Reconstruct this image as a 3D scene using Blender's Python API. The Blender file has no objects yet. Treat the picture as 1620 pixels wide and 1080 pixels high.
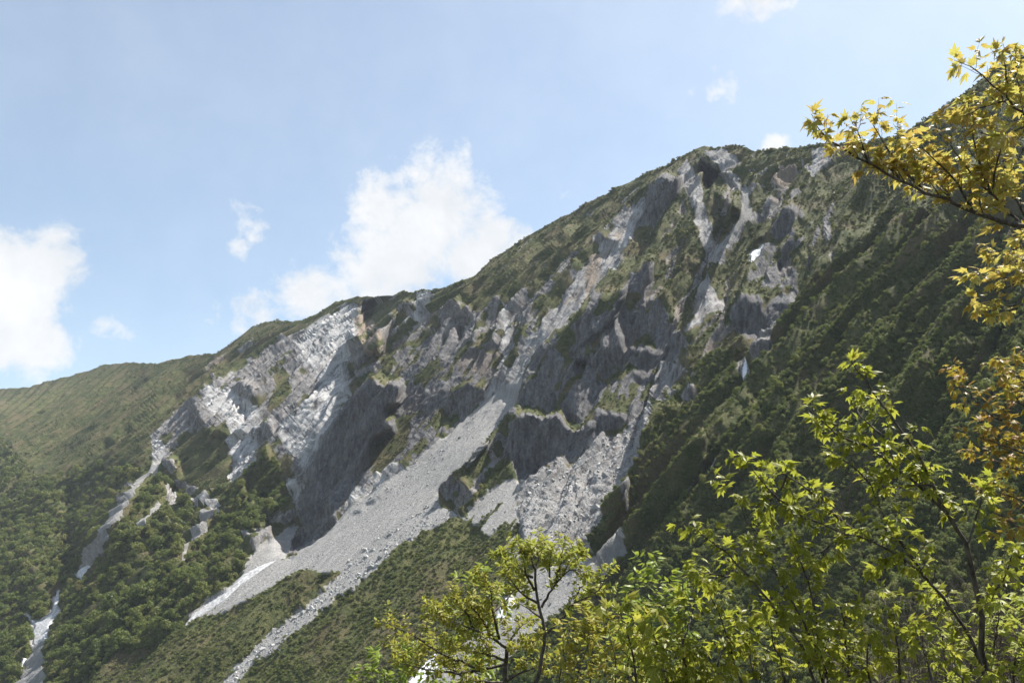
import bpy, bmesh, math, random, time
import numpy as np
from mathutils import Vector, Matrix
T0 = time.time()
sc = bpy.context.scene
C = bpy.data.collections.new('valley'); sc.collection.children.link(C)
# ------------------------------------------------------------------ camera
PITCH = math.radians(15.0); CT = math.cos(PITCH); ST = math.sin(PITCH)
cam = bpy.data.cameras.new('camera'); cam.sensor_width = 36.0; cam.lens = 28.0; cam.clip_start = 0.05; cam.clip_end = 20000
camo = bpy.data.objects.new('camera', cam); C.objects.link(camo); camo.rotation_euler = (math.pi / 2 + PITCH, 0, 0)
sc.camera = camo
# ------------------------------------------------------------------ sun, sky with clouds, exposure
SUN_EL = math.radians(59.0); SUN_AZ = math.radians(36.0)          # azimuth: ahead of due right
SUN = Vector((math.cos(SUN_EL) * math.cos(SUN_AZ), math.cos(SUN_EL) * math.sin(SUN_AZ), math.sin(SUN_EL)))
sl_ = bpy.data.lights.new('sun', 'SUN'); sl_.energy = 5.0; sl_.angle = math.radians(0.55); sl_.color = (1.0, .955, .89)
suno = bpy.data.objects.new('sun', sl_); C.objects.link(suno); suno.rotation_euler = SUN.to_track_quat('Z', 'Y').to_euler()
world = bpy.data.worlds.new('World'); sc.world = world; world.use_nodes = True
def build_world():
    nt = world.node_tree; N = nt.nodes; L = nt.links; N.clear()
    def nd(t, **k):
        n = N.new(t)
        for a, b in k.items(): setattr(n, a, b)
        return n
    sky = nd('ShaderNodeTexSky', sky_type='NISHITA'); sky.sun_disc = False; sky.sun_elevation = SUN_EL; sky.sun_rotation = math.pi / 2 - SUN_AZ
    sky.altitude = 1000; sky.air_density = 1.0; sky.dust_density = 2.3; sky.ozone_density = 0.4
    tc = nd('ShaderNodeTexCoord')
    def math_(op, a, b=None, c=None):
        n = nd('ShaderNodeMath', operation=op)
        for i, v in enumerate((a, b, c)):
            if v is None: continue
            if hasattr(v, 'is_output'): L.new(v, n.inputs[i])
            else: n.inputs[i].default_value = v
        return n.outputs[0]
    def rng(v, a, b, c, d, smooth=True):
        n = nd('ShaderNodeMapRange'); n.interpolation_type = 'SMOOTHSTEP' if smooth else 'LINEAR'; L.new(v, n.inputs[0])
        for i, x in enumerate((a, b, c, d)): n.inputs[i + 1].default_value = x
        return n.outputs[0]
    def noise(scale, detail, rough, dist=0.0, off=(0, 0, 0), sc3=(1, 1, 1)):
        m = nd('ShaderNodeMapping'); m.inputs[1].default_value = off; m.inputs[3].default_value = sc3; L.new(tc.outputs['Generated'], m.inputs[0])
        n = nd('ShaderNodeTexNoise'); n.inputs['Scale'].default_value = scale; n.inputs['Detail'].default_value = detail
        n.inputs['Roughness'].default_value = rough; n.inputs['Distortion'].default_value = dist; L.new(m.outputs[0], n.inputs['Vector']); return n.outputs['Fac']
    # cloud banks: soft regions of the sky, broken up by noise; thin fair-weather cloud elsewhere as well
    def bank(px, py, r, st, flat=1.0):
        cx = (px - 810) / 1260; cy = (540 - py) / 1260
        d = Vector((cx, CT - cy * ST, ST + cy * CT)).normalized()
        v = nd('ShaderNodeVectorMath', operation='SUBTRACT'); L.new(tc.outputs['Generated'], v.inputs[0]); v.inputs[1].default_value = d
        s = nd('ShaderNodeVectorMath', operation='MULTIPLY'); L.new(v.outputs[0], s.inputs[0]); s.inputs[1].default_value = (1, 1, flat)
        l = nd('ShaderNodeVectorMath', operation='LENGTH'); L.new(s.outputs[0], l.inputs[0])
        return rng(l.outputs['Value'], 0, r / 1260, st, 0)
    banks = CLOUDS
    tot = None
    for b in banks:
        o = bank(*b); tot = o if tot is None else math_('MAXIMUM', tot, o)
    n1 = noise(9, 9, .62, .15); n2 = noise(4.2, 5, .55, 0, (3.1, 1.7, .4))
    n3 = noise(26, 8, .66, .3, (.7, .2, 1.1))
    nn = math_('ADD', math_('MULTIPLY', n1, .62), math_('MULTIPLY', n3, .38))
    dens = rng(math_('ADD', tot, math_('MULTIPLY', math_('SUBTRACT', nn, .5), 3.2)), .30, .98, 0, 1)
    far = rng(math_('ADD', n2, math_('MULTIPLY', math_('SUBTRACT', n1, .5), .5)), .64, .95, 0, .45)
    veil = rng(n2, .25, .80, .20, .27)
    dens = math_('MAXIMUM', math_('MAXIMUM', dens, far), veil)
    shade = nd('ShaderNodeValToRGB'); e = shade.color_ramp.elements; e[0].position = .35; e[0].color = (.80, .83, .87, 1); e[1].position = .62; e[1].color = (1, 1, 1, 1)
    L.new(n1, shade.inputs[0])
    bg1 = nd('ShaderNodeBackground'); bg1.inputs[1].default_value = .092
    tn = nd('ShaderNodeVectorMath', operation='MULTIPLY'); L.new(sky.outputs[0], tn.inputs[0]); tn.inputs[1].default_value = (1.0, 1.065, 1.0); L.new(tn.outputs[0], bg1.inputs[0])   # camera white balance
    bg2 = nd('ShaderNodeBackground'); bg2.inputs[1].default_value = .47; L.new(shade.outputs[0], bg2.inputs[0])
    mx = nd('ShaderNodeMixShader'); L.new(math_('MULTIPLY', dens, .96), mx.inputs[0]); L.new(bg1.outputs[0], mx.inputs[1]); L.new(bg2.outputs[0], mx.inputs[2])
    out = nd('ShaderNodeOutputWorld'); L.new(mx.outputs[0], out.inputs[0])
# px, py, radius, strength, vertical squash
CLOUDS = [(690,345,180,1.15,1.0),(765,405,170,1.2,1.0),(625,430,195,1.2,1.2),(605,330,115,.98,1.0),(500,465,170,1.05,1.6),(395,490,130,.78,1.5),(805,370,100,.8,1.0),
          (10,450,170,1.2,1.0),(85,410,125,1.08,1.0),(40,540,130,1.05,1.2),(-80,470,220,1.2,1.0),(400,350,70,.78,.9),(375,390,50,.7,.9),
          (1130,130,80,.6,1.4),(1025,180,55,.56,1.0),(1190,0,115,.85,1.8),(880,320,75,.64,1.0),(170,520,80,.6,1.4),(1225,228,50,.8,1.6),(850,235,40,.5,.8)]
build_world()
vs_ = sc.view_settings; vs_.view_transform = 'Standard'; vs_.look = 'None'; vs_.exposure = 1.12; vs_.gamma = 1.0; vs_.use_curve_mapping = False
try:
    sc.cycles.use_denoising = True; sc.cycles.use_adaptive_sampling = True; sc.cycles.adaptive_threshold = .02; sc.cycles.max_bounces = 6; sc.cycles.transparent_max_bounces = 6; sc.cycles.volume_bounces = 0
    sc.cycles.diffuse_bounces = 3; sc.cycles.transmission_bounces = 3
except Exception: pass
# ------------------------------------------------------------------ survey of the valley (sight lines from the viewpoint, 1620 x 1080 units)
SKY = [(-420,700),(-200,640),(-100,622),(0,615),(45,612),(75,603),(120,592),(165,577),(205,573),(250,575),(275,568),(300,562),(340,559),(352,551),
 (365,543),(400,515),(430,507),(470,508),(500,498),(530,479),(560,469),(600,469),(620,466),(634,459),(645,463),(668,458),(690,458),(720,449),(750,435),(780,408),
 (820,384),(860,358),(900,338),(950,310),(1000,285),(1050,262),(1080,248),(1098,238),(1115,231),(1140,233),(1170,230),(1185,236),(1205,238),(1240,234),
 (1262,233),(1285,229),(1310,227),(1345,226),(1385,224),(1420,213),(1445,200),(1480,180),(1520,150),(1560,120),(1600,95),(1640,72),(1760,10),(1900,-60),(2100,-120)]
# distance guesses (m) for the broad shape
MACRO = [(-300,660,1750),(0,615,1500),(340,560,1480),(560,470,1430),(750,435,1430),(900,338,1450),(1120,232,1480),(1320,230,1380),(1480,180,1130),(1620,90,930),(1800,10,780),(2050,-60,600),
 (-300,900,820),(-300,1200,420),(0,800,860),(60,1000,640),(0,1080,540),(250,800,860),(240,690,1020),(460,870,740),(300,1000,570),(500,940,580),(400,1080,460),
 (650,720,790),(800,640,890),(900,500,1070),(1000,400,1210),(1100,350,1300),(1200,400,1150),(820,760,690),(900,850,570),(1000,650,790),(1100,600,810),(1000,850,490),
 (700,1000,440),(700,1080,370),(1200,500,910),(1300,400,950),(1300,600,620),(1450,450,660),(1600,300,700),(1600,500,450),(1200,750,430),(1400,750,330),(1600,700,260),
 (1100,950,300),(1300,950,220),(1600,950,160),(900,1080,260),(1620,1200,110),(1200,1200,150),(600,1200,280),(0,1230,390),(1900,500,350),(1900,900,140)]
# facets: (facing degrees left of the viewer, steepness degrees, outline)
FACETS = [
 # broad regions
 (34,41,[(-420,560),(345,558),(400,563),(305,619),(239,685),(245,740),(120,915),(40,1100),(-420,1250)]),          # left hill
 (22,46,[(-10,790),(40,780),(75,800),(105,830),(112,880),(90,930),(60,960),(40,900)]),
 (62,50,[(100,800),(150,770),(240,745),(150,860),(120,915),(100,930),(112,880)]),
 (38,48,[(330,560),(560,468),(760,430),(900,335),(1120,230),(1330,225),(1300,300),(1180,430),(1050,600),(860,560),(640,700),(470,800),(250,740),(240,690),(400,563)]),
 (46,46,[(1330,225),(1640,60),(2100,-150),(2100,700),(1620,760),(1300,800),(1000,880),(950,850),(1060,640),(1200,430)]),
 (45,38,[(1000,880),(1300,800),(1620,760),(2100,700),(2100,1300),(500,1300),(700,1100),(860,960)]),
 (40,42,[(120,915),(240,750),(330,790),(470,830),(400,930),(230,1030),(120,1100),(40,1100),(60,1000)]),
 (42,36,[(458,878),(522,837),(600,785),(700,700),(800,630),(815,640),(800,740),(830,860),(790,960),(640,1100),(350,1250),(100,1250),(230,1030),(287,992),(400,916)]),
 (44,40,[(819,755),(850,738),(900,740),(941,692),(997,656),(1035,630),(1026,690),(982,764),(934,849),(915,880),(835,870)]),
 # left amphitheatre
 (34,42,[(562,480),(520,495),(470,530),(400,575),(330,615),(300,640),(330,690),(400,690),(470,640),(520,620),(545,590),(565,510)]),
 (32,70,[(380,610),(402,600),(405,640),(385,660),(370,640)]),
 (38,72,[(401,680),(420,672),(424,700),(414,728),(403,705)]),
 (35,74,[(416,707),(433,724),(451,754),(459,776),(461,789),(433,787),(405,800),(385,775),(396,750)]),
 (38,76,[(400,812),(472,800),(468,824),(435,850),(410,825)]),
 (40,70,[(274,725),(284,732),(286,770),(278,785),(262,765),(250,745)]),
 (30,68,[(564,520),(580,550),(580,590),(562,615),(556,590),(562,560)]),
 (70,46,[(575,480),(620,470),(640,480),(615,520),(600,560),(585,560),(575,510)]),
 # great dark spur in the middle left
 (34,78,[(457,878),(471,825),(481,774),(503,721),(519,683),(536,656),(560,627),(593,597),(618,603),(637,607),(640,620),(633,639),(609,646),(628,678),(589,699),(575,736),(565,755),(536,774),(519,777),(521,837),(488,858)]),
 (34,74,[(688,634),(715,612),(770,605),(765,630),(745,650),(705,668)]),
 (32,76,[(720,478),(748,490),(738,515),(730,530),(721,520)]),
 (32,74,[(637,473),(655,478),(662,498),(650,512),(638,500)]),
 (34,74,[(730,560),(765,540),(785,535),(780,550),(750,565),(725,572)]),
 # upper chute cliffs
 (32,76,[(1028,301),(1049,277),(1076,281),(1080,298),(1058,324),(1043,348),(1011,363),(1005,381),(1008,350),(1019,326)]),
 (34,74,[(899,398),(917,390),(928,401),(923,416),(902,420)]),
 (34,72,[(950,368),(985,372),(978,400),(960,415),(948,395)]),
 # central buttress
 (36,66,[(985,450),(943,468),(900,512),(857,552),(815,622),(812,650),(860,655),(905,670),(920,600),(900,560),(960,520),(1000,470)]),
 (32,79,[(798,716),(811,665),(828,650),(881,655),(905,674),(941,672),(939,690),(898,739),(876,730),(821,754)]),
 (32,78,[(944,649),(992,654),(994,663),(977,685),(941,692)]),
 (32,76,[(985,553),(1080,547),(1066,578),(985,583),(950,592),(915,568),(930,558)]),
 (42,63,[(1020,470),(1060,470),(1065,530),(1040,548),(1000,540)]),
 (40,64,[(1040,400),(1020,470),(1040,550),(990,550),(975,500),(1000,430)]),
 (32,70,[(1000,590),(1040,582),(1035,605),(1005,610)]),
 # upper right bowl
 (45,62,[(1088,420),(1110,405),(1118,430),(1095,440)]),
 (15,66,[(1125,350),(1140,345),(1155,375),(1140,372),(1125,365)]),
 (70,44,[(1100,250),(1150,285),(1170,330),(1165,345),(1120,290)]),
 (35,70,[(1200,285),(1215,288),(1212,300),(1198,300)]),
 (32,70,[(1240,290),(1262,300),(1260,310),(1242,308)]),
 (34,74,[(1227,350),(1245,324),(1264,331),(1264,350),(1241,377),(1217,383)]),
 (32,68,[(1230,390),(1262,360),(1275,380),(1250,420),(1225,420)]),
 (30,77,[(1155,498),(1167,474),(1202,468),(1211,500),(1215,518),(1184,544),(1158,522)]),
 (34,74,[(1060,551),(1073,533),(1089,524),(1089,567),(1078,600),(1060,635)]),
 (34,70,[(1037,619),(1095,600),(1083,636),(1063,648),(1042,648)]),
 (30,70,[(996,862),(1011,814),(1044,757),(1088,708),(1119,696),(1114,735),(1080,793),(1061,812),(1020,857)]),
 (34,70,[(935,858),(950,825),(985,765),(1000,770),(980,815),(950,850)]),
 # small stubs below the central buttress
 (32,72,[(695,784),(722,750),(765,702),(772,715),(735,760),(705,800)]),
 (32,76,[(729,818),(735,770),(742,762),(752,775),(750,800)]),
 (40,40,[(1180,425),(1176,405),(1190,385),(1210,378),(1224,384),(1208,412),(1196,430)]),
 # lower wood
 (10,60,[(290,920),(320,915),(330,940),(310,950),(285,945)]),
 (30,62,[(235,820),(262,810),(275,840),(240,850)]),
]
# ribs of the right-hand slope and of the left hill: crest line, width of the steep side (right of the crest), facing, steepness
RIBS = [
 ([(1480,300),(1440,350),(1400,410),(1345,470),(1300,520),(1240,580),(1190,640),(1130,700),(1090,760)],34,42,74),
 ([(1440,290),(1400,330),(1350,380),(1300,430),(1250,480),(1215,530)],24,42,73),
 ([(1520,330),(1480,380),(1440,440),(1405,470)],44,40,75),
 ([(1405,470),(1370,520),(1330,580),(1260,650),(1200,690),(1130,770)],38,42,73),
 ([(1600,360),(1560,420),(1520,480),(1480,520),(1420,580)],44,40,74),
 ([(1620,450),(1570,510),(1500,560),(1450,610),(1380,670),(1300,740)],40,42,72),
 ([(1300,300),(1270,350),(1240,400),(1215,440)],16,42,72),
 ([(1350,330),(1310,380),(1290,420)],20,42,72),
 ([(1390,260),(1350,310),(1320,345)],18,42,70),
 ([(1560,250),(1520,300),(1480,350)],26,42,72),
 ([(1240,330),(1200,380),(1165,430),(1120,480),(1090,520)],16,40,68),
 ([(1090,560),(1065,620),(1040,670),(1000,730),(965,790)],24,42,70),
 ([(1230,600),(1190,650),(1150,690),(1110,750),(1060,810)],28,42,70),
 ([(1340,690),(1270,730),(1200,780),(1120,830),(1050,880)],26,42,66),
 ([(1060,440),(1050,480),(1075,520),(1085,545)],14,-20,66),
 ([(960,330),(900,370),(840,410),(790,450)],12,40,62),
 ([(340,575),(270,640),(200,690),(120,750),(40,790)],12,39,46),
 ([(230,600),(160,670),(90,730),(20,770)],12,39,44),
 ([(240,700),(180,760),(130,800)],14,32,52),
 ([(330,830),(260,900),(200,960),(120,1060)],26,34,56),
 ([(420,850),(350,900),(300,950),(250,1010)],22,34,58),
 ([(0,830),(30,880),(45,940),(40,990)],22,44,52),
]
# lines across which the surface jumps (a spur hides what lies behind it)
JUMPS = [
 [(640,537),(600,585),(560,622),(536,652),(519,680),(503,718),(481,772),(471,823),(457,878)],
 [(985,415),(943,464),(900,508),(857,548),(815,619),(811,660),(798,714)],
 [(1030,299),(1019,324),(1008,350),(1005,380)],
 [(1245,322),(1228,348),(1216,383),(1190,425),(1150,465),(1110,505),(1086,526)],
 [(1095,525),(1060,600),(1040,650),(1000,735),(950,825),(935,855)],
 [(1119,694),(1088,706),(1044,755),(1011,812),(994,864)],
 [(424,672),(416,705),(408,733),(388,755),(373,775)],
 [(695,786),(722,749),(768,700)],[(728,820),(735,768)],
 [(1386,224),(1345,262),(1310,300)],
]
# ------------------------------------------------------------------ terrain: distances along the sight lines solved from the facets
FPX = 1260.0
def ray(px, py):
    cx = (np.asarray(px, float) - 810.0) / FPX; cy = (540.0 - np.asarray(py, float)) / FPX
    return np.stack([cx, CT - cy * ST, ST + cy * CT], -1)
def seg_dist(X, Y, pts):
    best = np.full(X.shape, 1e9); 
    for (x0, y0), (x1, y1) in zip(pts[:-1], pts[1:]):
        dx, dy = x1 - x0, y1 - y0
        t = np.clip(((X - x0) * dx + (Y - y0) * dy) / (dx * dx + dy * dy + 1e-9), 0, 1)
        best = np.minimum(best, np.hypot(X - x0 - t * dx, Y - y0 - t * dy))
    return best
def inside(X, Y, poly):
    r = np.zeros(X.shape, bool); n = len(poly)
    xs = [p[0] for p in poly]; ys = [p[1] for p in poly]
    sel = (X >= min(xs)) & (X <= max(xs)) & (Y >= min(ys)) & (Y <= max(ys))
    x = X[sel]; y = Y[sel]; c = np.zeros(x.shape, bool)
    for i in range(n):
        x0, y0 = poly[i - 1]; x1, y1 = poly[i]
        if y0 == y1: continue
        k = ((y0 > y) != (y1 > y)) & (x < (x1 - x0) * (y - y0) / (y1 - y0) + x0)
        c ^= k
    r[sel] = c
    return r
_r = np.random.default_rng(5); _a = _r.random((1024, 1024), dtype=np.float32) * np.float32(2 * np.pi); _GXT = np.cos(_a).ravel(); _GYT = np.sin(_a).ravel()
def noise2(x, y, seed=0):                                     # gradient noise, about -1..1
    x = np.asarray(x, np.float32) + np.float32(seed * 37.13); y = np.asarray(y, np.float32) + np.float32(seed * 17.71)
    ix = np.floor(x); iy = np.floor(y); fx = x - ix; fy = y - iy; ix = ix.astype(np.int32); iy = iy.astype(np.int32)
    u = fx * fx * fx * (fx * (fx * 6 - 15) + 10); v = fy * fy * fy * (fy * (fy * 6 - 15) + 10)
    x0 = ix & 1023; x1 = (ix + 1) & 1023; y0 = (iy & 1023) << 10; y1 = ((iy + 1) & 1023) << 10
    def g(k, ax, ay): return _GXT[k] * (fx - np.float32(ax)) + _GYT[k] * (fy - np.float32(ay))
    n0 = g(y0 + x0, 0, 0); n0 += (g(y0 + x1, 1, 0) - n0) * u; n1 = g(y1 + x0, 0, 1); n1 += (g(y1 + x1, 1, 1) - n1) * u
    return (n0 + (n1 - n0) * v) * np.float32(1.45)
def fbm(x, y, seed, octv=4, gain=.5):
    s = 0; a = 1.0; t = 0
    for o in range(octv):
        s = s + a * noise2(x, y, seed + o * 17); t += a; a *= gain; x = x * 2.03 + 11.3; y = y * 2.03 - 7.1
    return s / t
def ridged(x, y, seed, octv=4, gain=.5):
    s = 0; a = 1.0; t = 0; w = 1.0
    for o in range(octv):
        n = 1 - np.abs(noise2(x, y, seed + o * 13)); n = n * n * w
        s = s + a * n; t += a; w = np.clip(n * 1.6, 0, 1); a *= gain; x = x * 2.07 + 3.7; y = y * 2.07 + 9.2
    return s / t                                               # 0..1
def offset_band(line, w):
    L = np.array(line, float); d = np.gradient(L, axis=0); d /= np.linalg.norm(d, axis=1)[:, None] + 1e-9
    nrm = np.stack([-d[:, 1], d[:, 0]], 1)                     # side of the line
    nrm *= np.sign(nrm[:, :1] + 1e-9)                          # to the right
    k = np.sin(np.linspace(0.15, np.pi - 0.15, len(L)))[:, None] ** .6
    return [tuple(p) for p in L] + [tuple(p) for p in (L + nrm * w * k)[::-1]]
SKX = np.array([p[0] for p in SKY], float); SKYV = np.array([p[1] for p in SKY], float)
def skyline(u): return np.interp(u, SKX, SKYV)
def facet_grad(X, Y, phi, sl):
    p = np.radians(phi); s = np.radians(sl)
    n = np.stack([-np.sin(p) * np.sin(s), -np.cos(p) * np.sin(s), np.cos(s)], -1)
    R = ray(X, Y); nR = np.minimum((n * R).sum(-1), -0.10)
    gx = -(n[..., 0] / FPX) / nR
    gy = -((n[..., 1] * ST - n[..., 2] * CT) / FPX) / nR
    return gx, gy
def tps(X, Y, pts):
    P = np.array([(a, b) for a, b, _ in pts], float) / 500; L = np.log([c for _, _, c in pts])
    def U(r2): return .5 * r2 * np.log(r2 + 1e-9)
    n = len(P); r2 = ((P[:, None] - P[None]) ** 2).sum(-1)
    A = np.zeros((n + 3, n + 3)); A[:n, :n] = U(r2) + np.eye(n) * 0.004; A[:n, n] = 1; A[:n, n + 1:] = P; A[n, :n] = 1; A[n + 1:, :n] = P.T
    w = np.linalg.solve(A, np.concatenate([L, np.zeros(3)]))
    x = X / 500; y = Y / 500; r = w[n] + w[n + 1] * x + w[n + 2] * y
    for i in range(n): r = r + w[i] * U((x - P[i, 0]) ** 2 + (y - P[i, 1]) ** 2)
    return r
E0 = 0.00035
JUMPV = {0: .045, 1: .06, 4: .06, 5: .07, 2: .05, 6: .04, 7: .025, 8: .025}
U0, U1, V0, V1 = -420, 2100, -140, 1300
def solve_depth(step=3.0):
    lam = None
    for st in (24.0, 12.0, 6.0, step):
        us = np.arange(U0, U1 + 1, st); vs = np.arange(V0, V1 + 1, st); X, Y = np.meshgrid(us, vs)
        # edges of the facets waver a little
        WX = X + 5 * fbm(X / 23, Y / 23, 5, 3); WY = Y + 5 * fbm(X / 23, Y / 23, 9, 3)
        phi = np.full(X.shape, 40.0); sl = np.full(X.shape, 42.0)
        for f, s, poly in FACETS[:9]:
            m = inside(WX, WY, poly); phi[m] = f; sl[m] = s
        if st <= 12:                                          # soften the broad regions
            for _ in range(int(60 / st)):
                for a in (phi, sl):
                    a[1:-1, 1:-1] = .25 * (a[:-2, 1:-1] + a[2:, 1:-1] + a[1:-1, :-2] + a[1:-1, 2:])
        for line, w, f, s in RIBS:
            m = inside(WX, WY, offset_band(line, w)); phi[m] = f; sl[m] = s
            m = inside(WX, WY, offset_band(line, -w * .7)); phi[m] += 18; sl[m] -= 10
        fid = np.zeros(X.shape, int)
        for k, (f, s, poly) in enumerate(FACETS[9:]):
            m = inside(WX, WY, poly); phi[m] = f; sl[m] = s; fid[m] = k + 1
        lam0 = tps(X, Y, MACRO)
        gx, gy = facet_grad(X, Y, phi, sl); gx *= st; gy *= st
        mask = Y > skyline(X) - 14
        jump = np.zeros(X.shape, bool); hw = max(st * .75, 2.2)
        for k, J in enumerate(JUMPS):
            val = JUMPV.get(k, .05)
            for (x0, y0), (x1, y1) in zip(J[:-1], J[1:]):
                m = seg_dist(X, Y, [(x0, y0), (x1, y1)]) < hw; n = np.array([-(y1 - y0), (x1 - x0)], float); n /= np.linalg.norm(n); n *= np.sign(n[0])
                jump |= m; gx[m] = -val * n[0] / (2 * hw) * st; gy[m] = -val * n[1] / (2 * hw) * st
        w = np.where(fid > 0, 4.0, 1.0)
        eb = np.zeros(X.shape, bool); d = fid[:, 1:] != fid[:, :-1]; eb[:, 1:] |= d; eb[:, :-1] |= d; d = fid[1:] != fid[:-1]; eb[1:] |= d; eb[:-1] |= d
        w[eb] = .12; w[jump] = 1.6
        wx = np.minimum(w[:, 1:], w[:, :-1]) * (mask[:, 1:] & mask[:, :-1]); wy = np.minimum(w[1:], w[:-1]) * (mask[1:] & mask[:-1])
        gxe = .5 * (gx[:, 1:] + gx[:, :-1]); gye = .5 * (gy[1:] + gy[:-1])
        mu = 2e-7 * st * st
        def A(v):
            r = mu * v
            d = wx * (v[:, 1:] - v[:, :-1]); r[:, 1:] += d; r[:, :-1] -= d
            d = wy * (v[1:] - v[:-1]); r[1:] += d; r[:-1] -= d
            return r
        b = mu * lam0; d = wx * gxe; b[:, 1:] += d; b[:, :-1] -= d; d = wy * gye; b[1:] += d; b[:-1] -= d
        if lam is None: lam = lam0.copy()
        else:
            fi = np.clip((vs - pv[0]) / (pv[1] - pv[0]), 0, len(pv) - 1.001); fj = np.clip((us - pu[0]) / (pu[1] - pu[0]), 0, len(pu) - 1.001)
            i = fi.astype(int); j = fj.astype(int); a = (fi - i)[:, None]; c = (fj - j)[None]
            q = lam; lam = q[i][:, j] * (1 - a) * (1 - c) + q[i][:, j + 1] * (1 - a) * c + q[i + 1][:, j] * a * (1 - c) + q[i + 1][:, j + 1] * a * c
        wx0, wy0 = wx, wy
        for rnd in range(4 if st <= 12 else 1):              # reweight: misfit gathers in a few sharp steps instead of a blur
            if rnd:
                ex = np.abs(lam[:, 1:] - lam[:, :-1] - gxe) / st; ey = np.abs(lam[1:] - lam[:-1] - gye) / st
                wx = wx0 * np.where(jump[:, 1:] & jump[:, :-1], 1, np.clip(E0 / (ex + E0 * .5), .01, 1)); wy = wy0 * np.where(jump[1:] & jump[:-1], 1, np.clip(E0 / (ey + E0 * .5), .01, 1))
            b = mu * lam0; d = wx * gxe; b[:, 1:] += d; b[:, :-1] -= d; d = wy * gye; b[1:] += d; b[:-1] -= d
            dg = np.full(X.shape, mu); dg[:, 1:] += wx; dg[:, :-1] += wx; dg[1:] += wy; dg[:-1] += wy
            r = b - A(lam); z = r / dg; p = z.copy(); rz = (r * z).sum()
            for it in range(700 if st > 10 else (300 if st > 5 else 110)):
                Ap = A(p); al = rz / (p * Ap).sum(); lam = lam + al * p; r = r - al * Ap; z = r / dg; rn = (r * z).sum(); p = z + rn / rz * p; rz = rn
        pu, pv = us, vs
    jm = jump.astype(float)
    def sm(z):
        q = np.pad(z, 1, mode='edge'); q = (q[:-2] + 2 * q[1:-1] + q[2:]) / 4; return (q[:, :-2] + 2 * q[:, 1:-1] + q[:, 2:]) / 4
    soft = lam
    for _ in range(2): soft = sm(soft)
    jm = np.clip(sm(sm(jm)) * 3, 0, 1)
    lam = sm(lam) * (1 - jm) + soft * jm
    return us, vs, lam
def sampler(us, vs, F):
    def f(x, y):
        fj = np.clip((x - us[0]) / (us[1] - us[0]), 0, len(us) - 1.001); fi = np.clip((y - vs[0]) / (vs[1] - vs[0]), 0, len(vs) - 1.001)
        i = fi.astype(int); j = fj.astype(int); a = fi - i; c = fj - j
        return F[i, j] * (1 - a) * (1 - c) + F[i, j + 1] * (1 - a) * c + F[i + 1, j] * a * (1 - c) + F[i + 1, j + 1] * a * c
    return f
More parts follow.
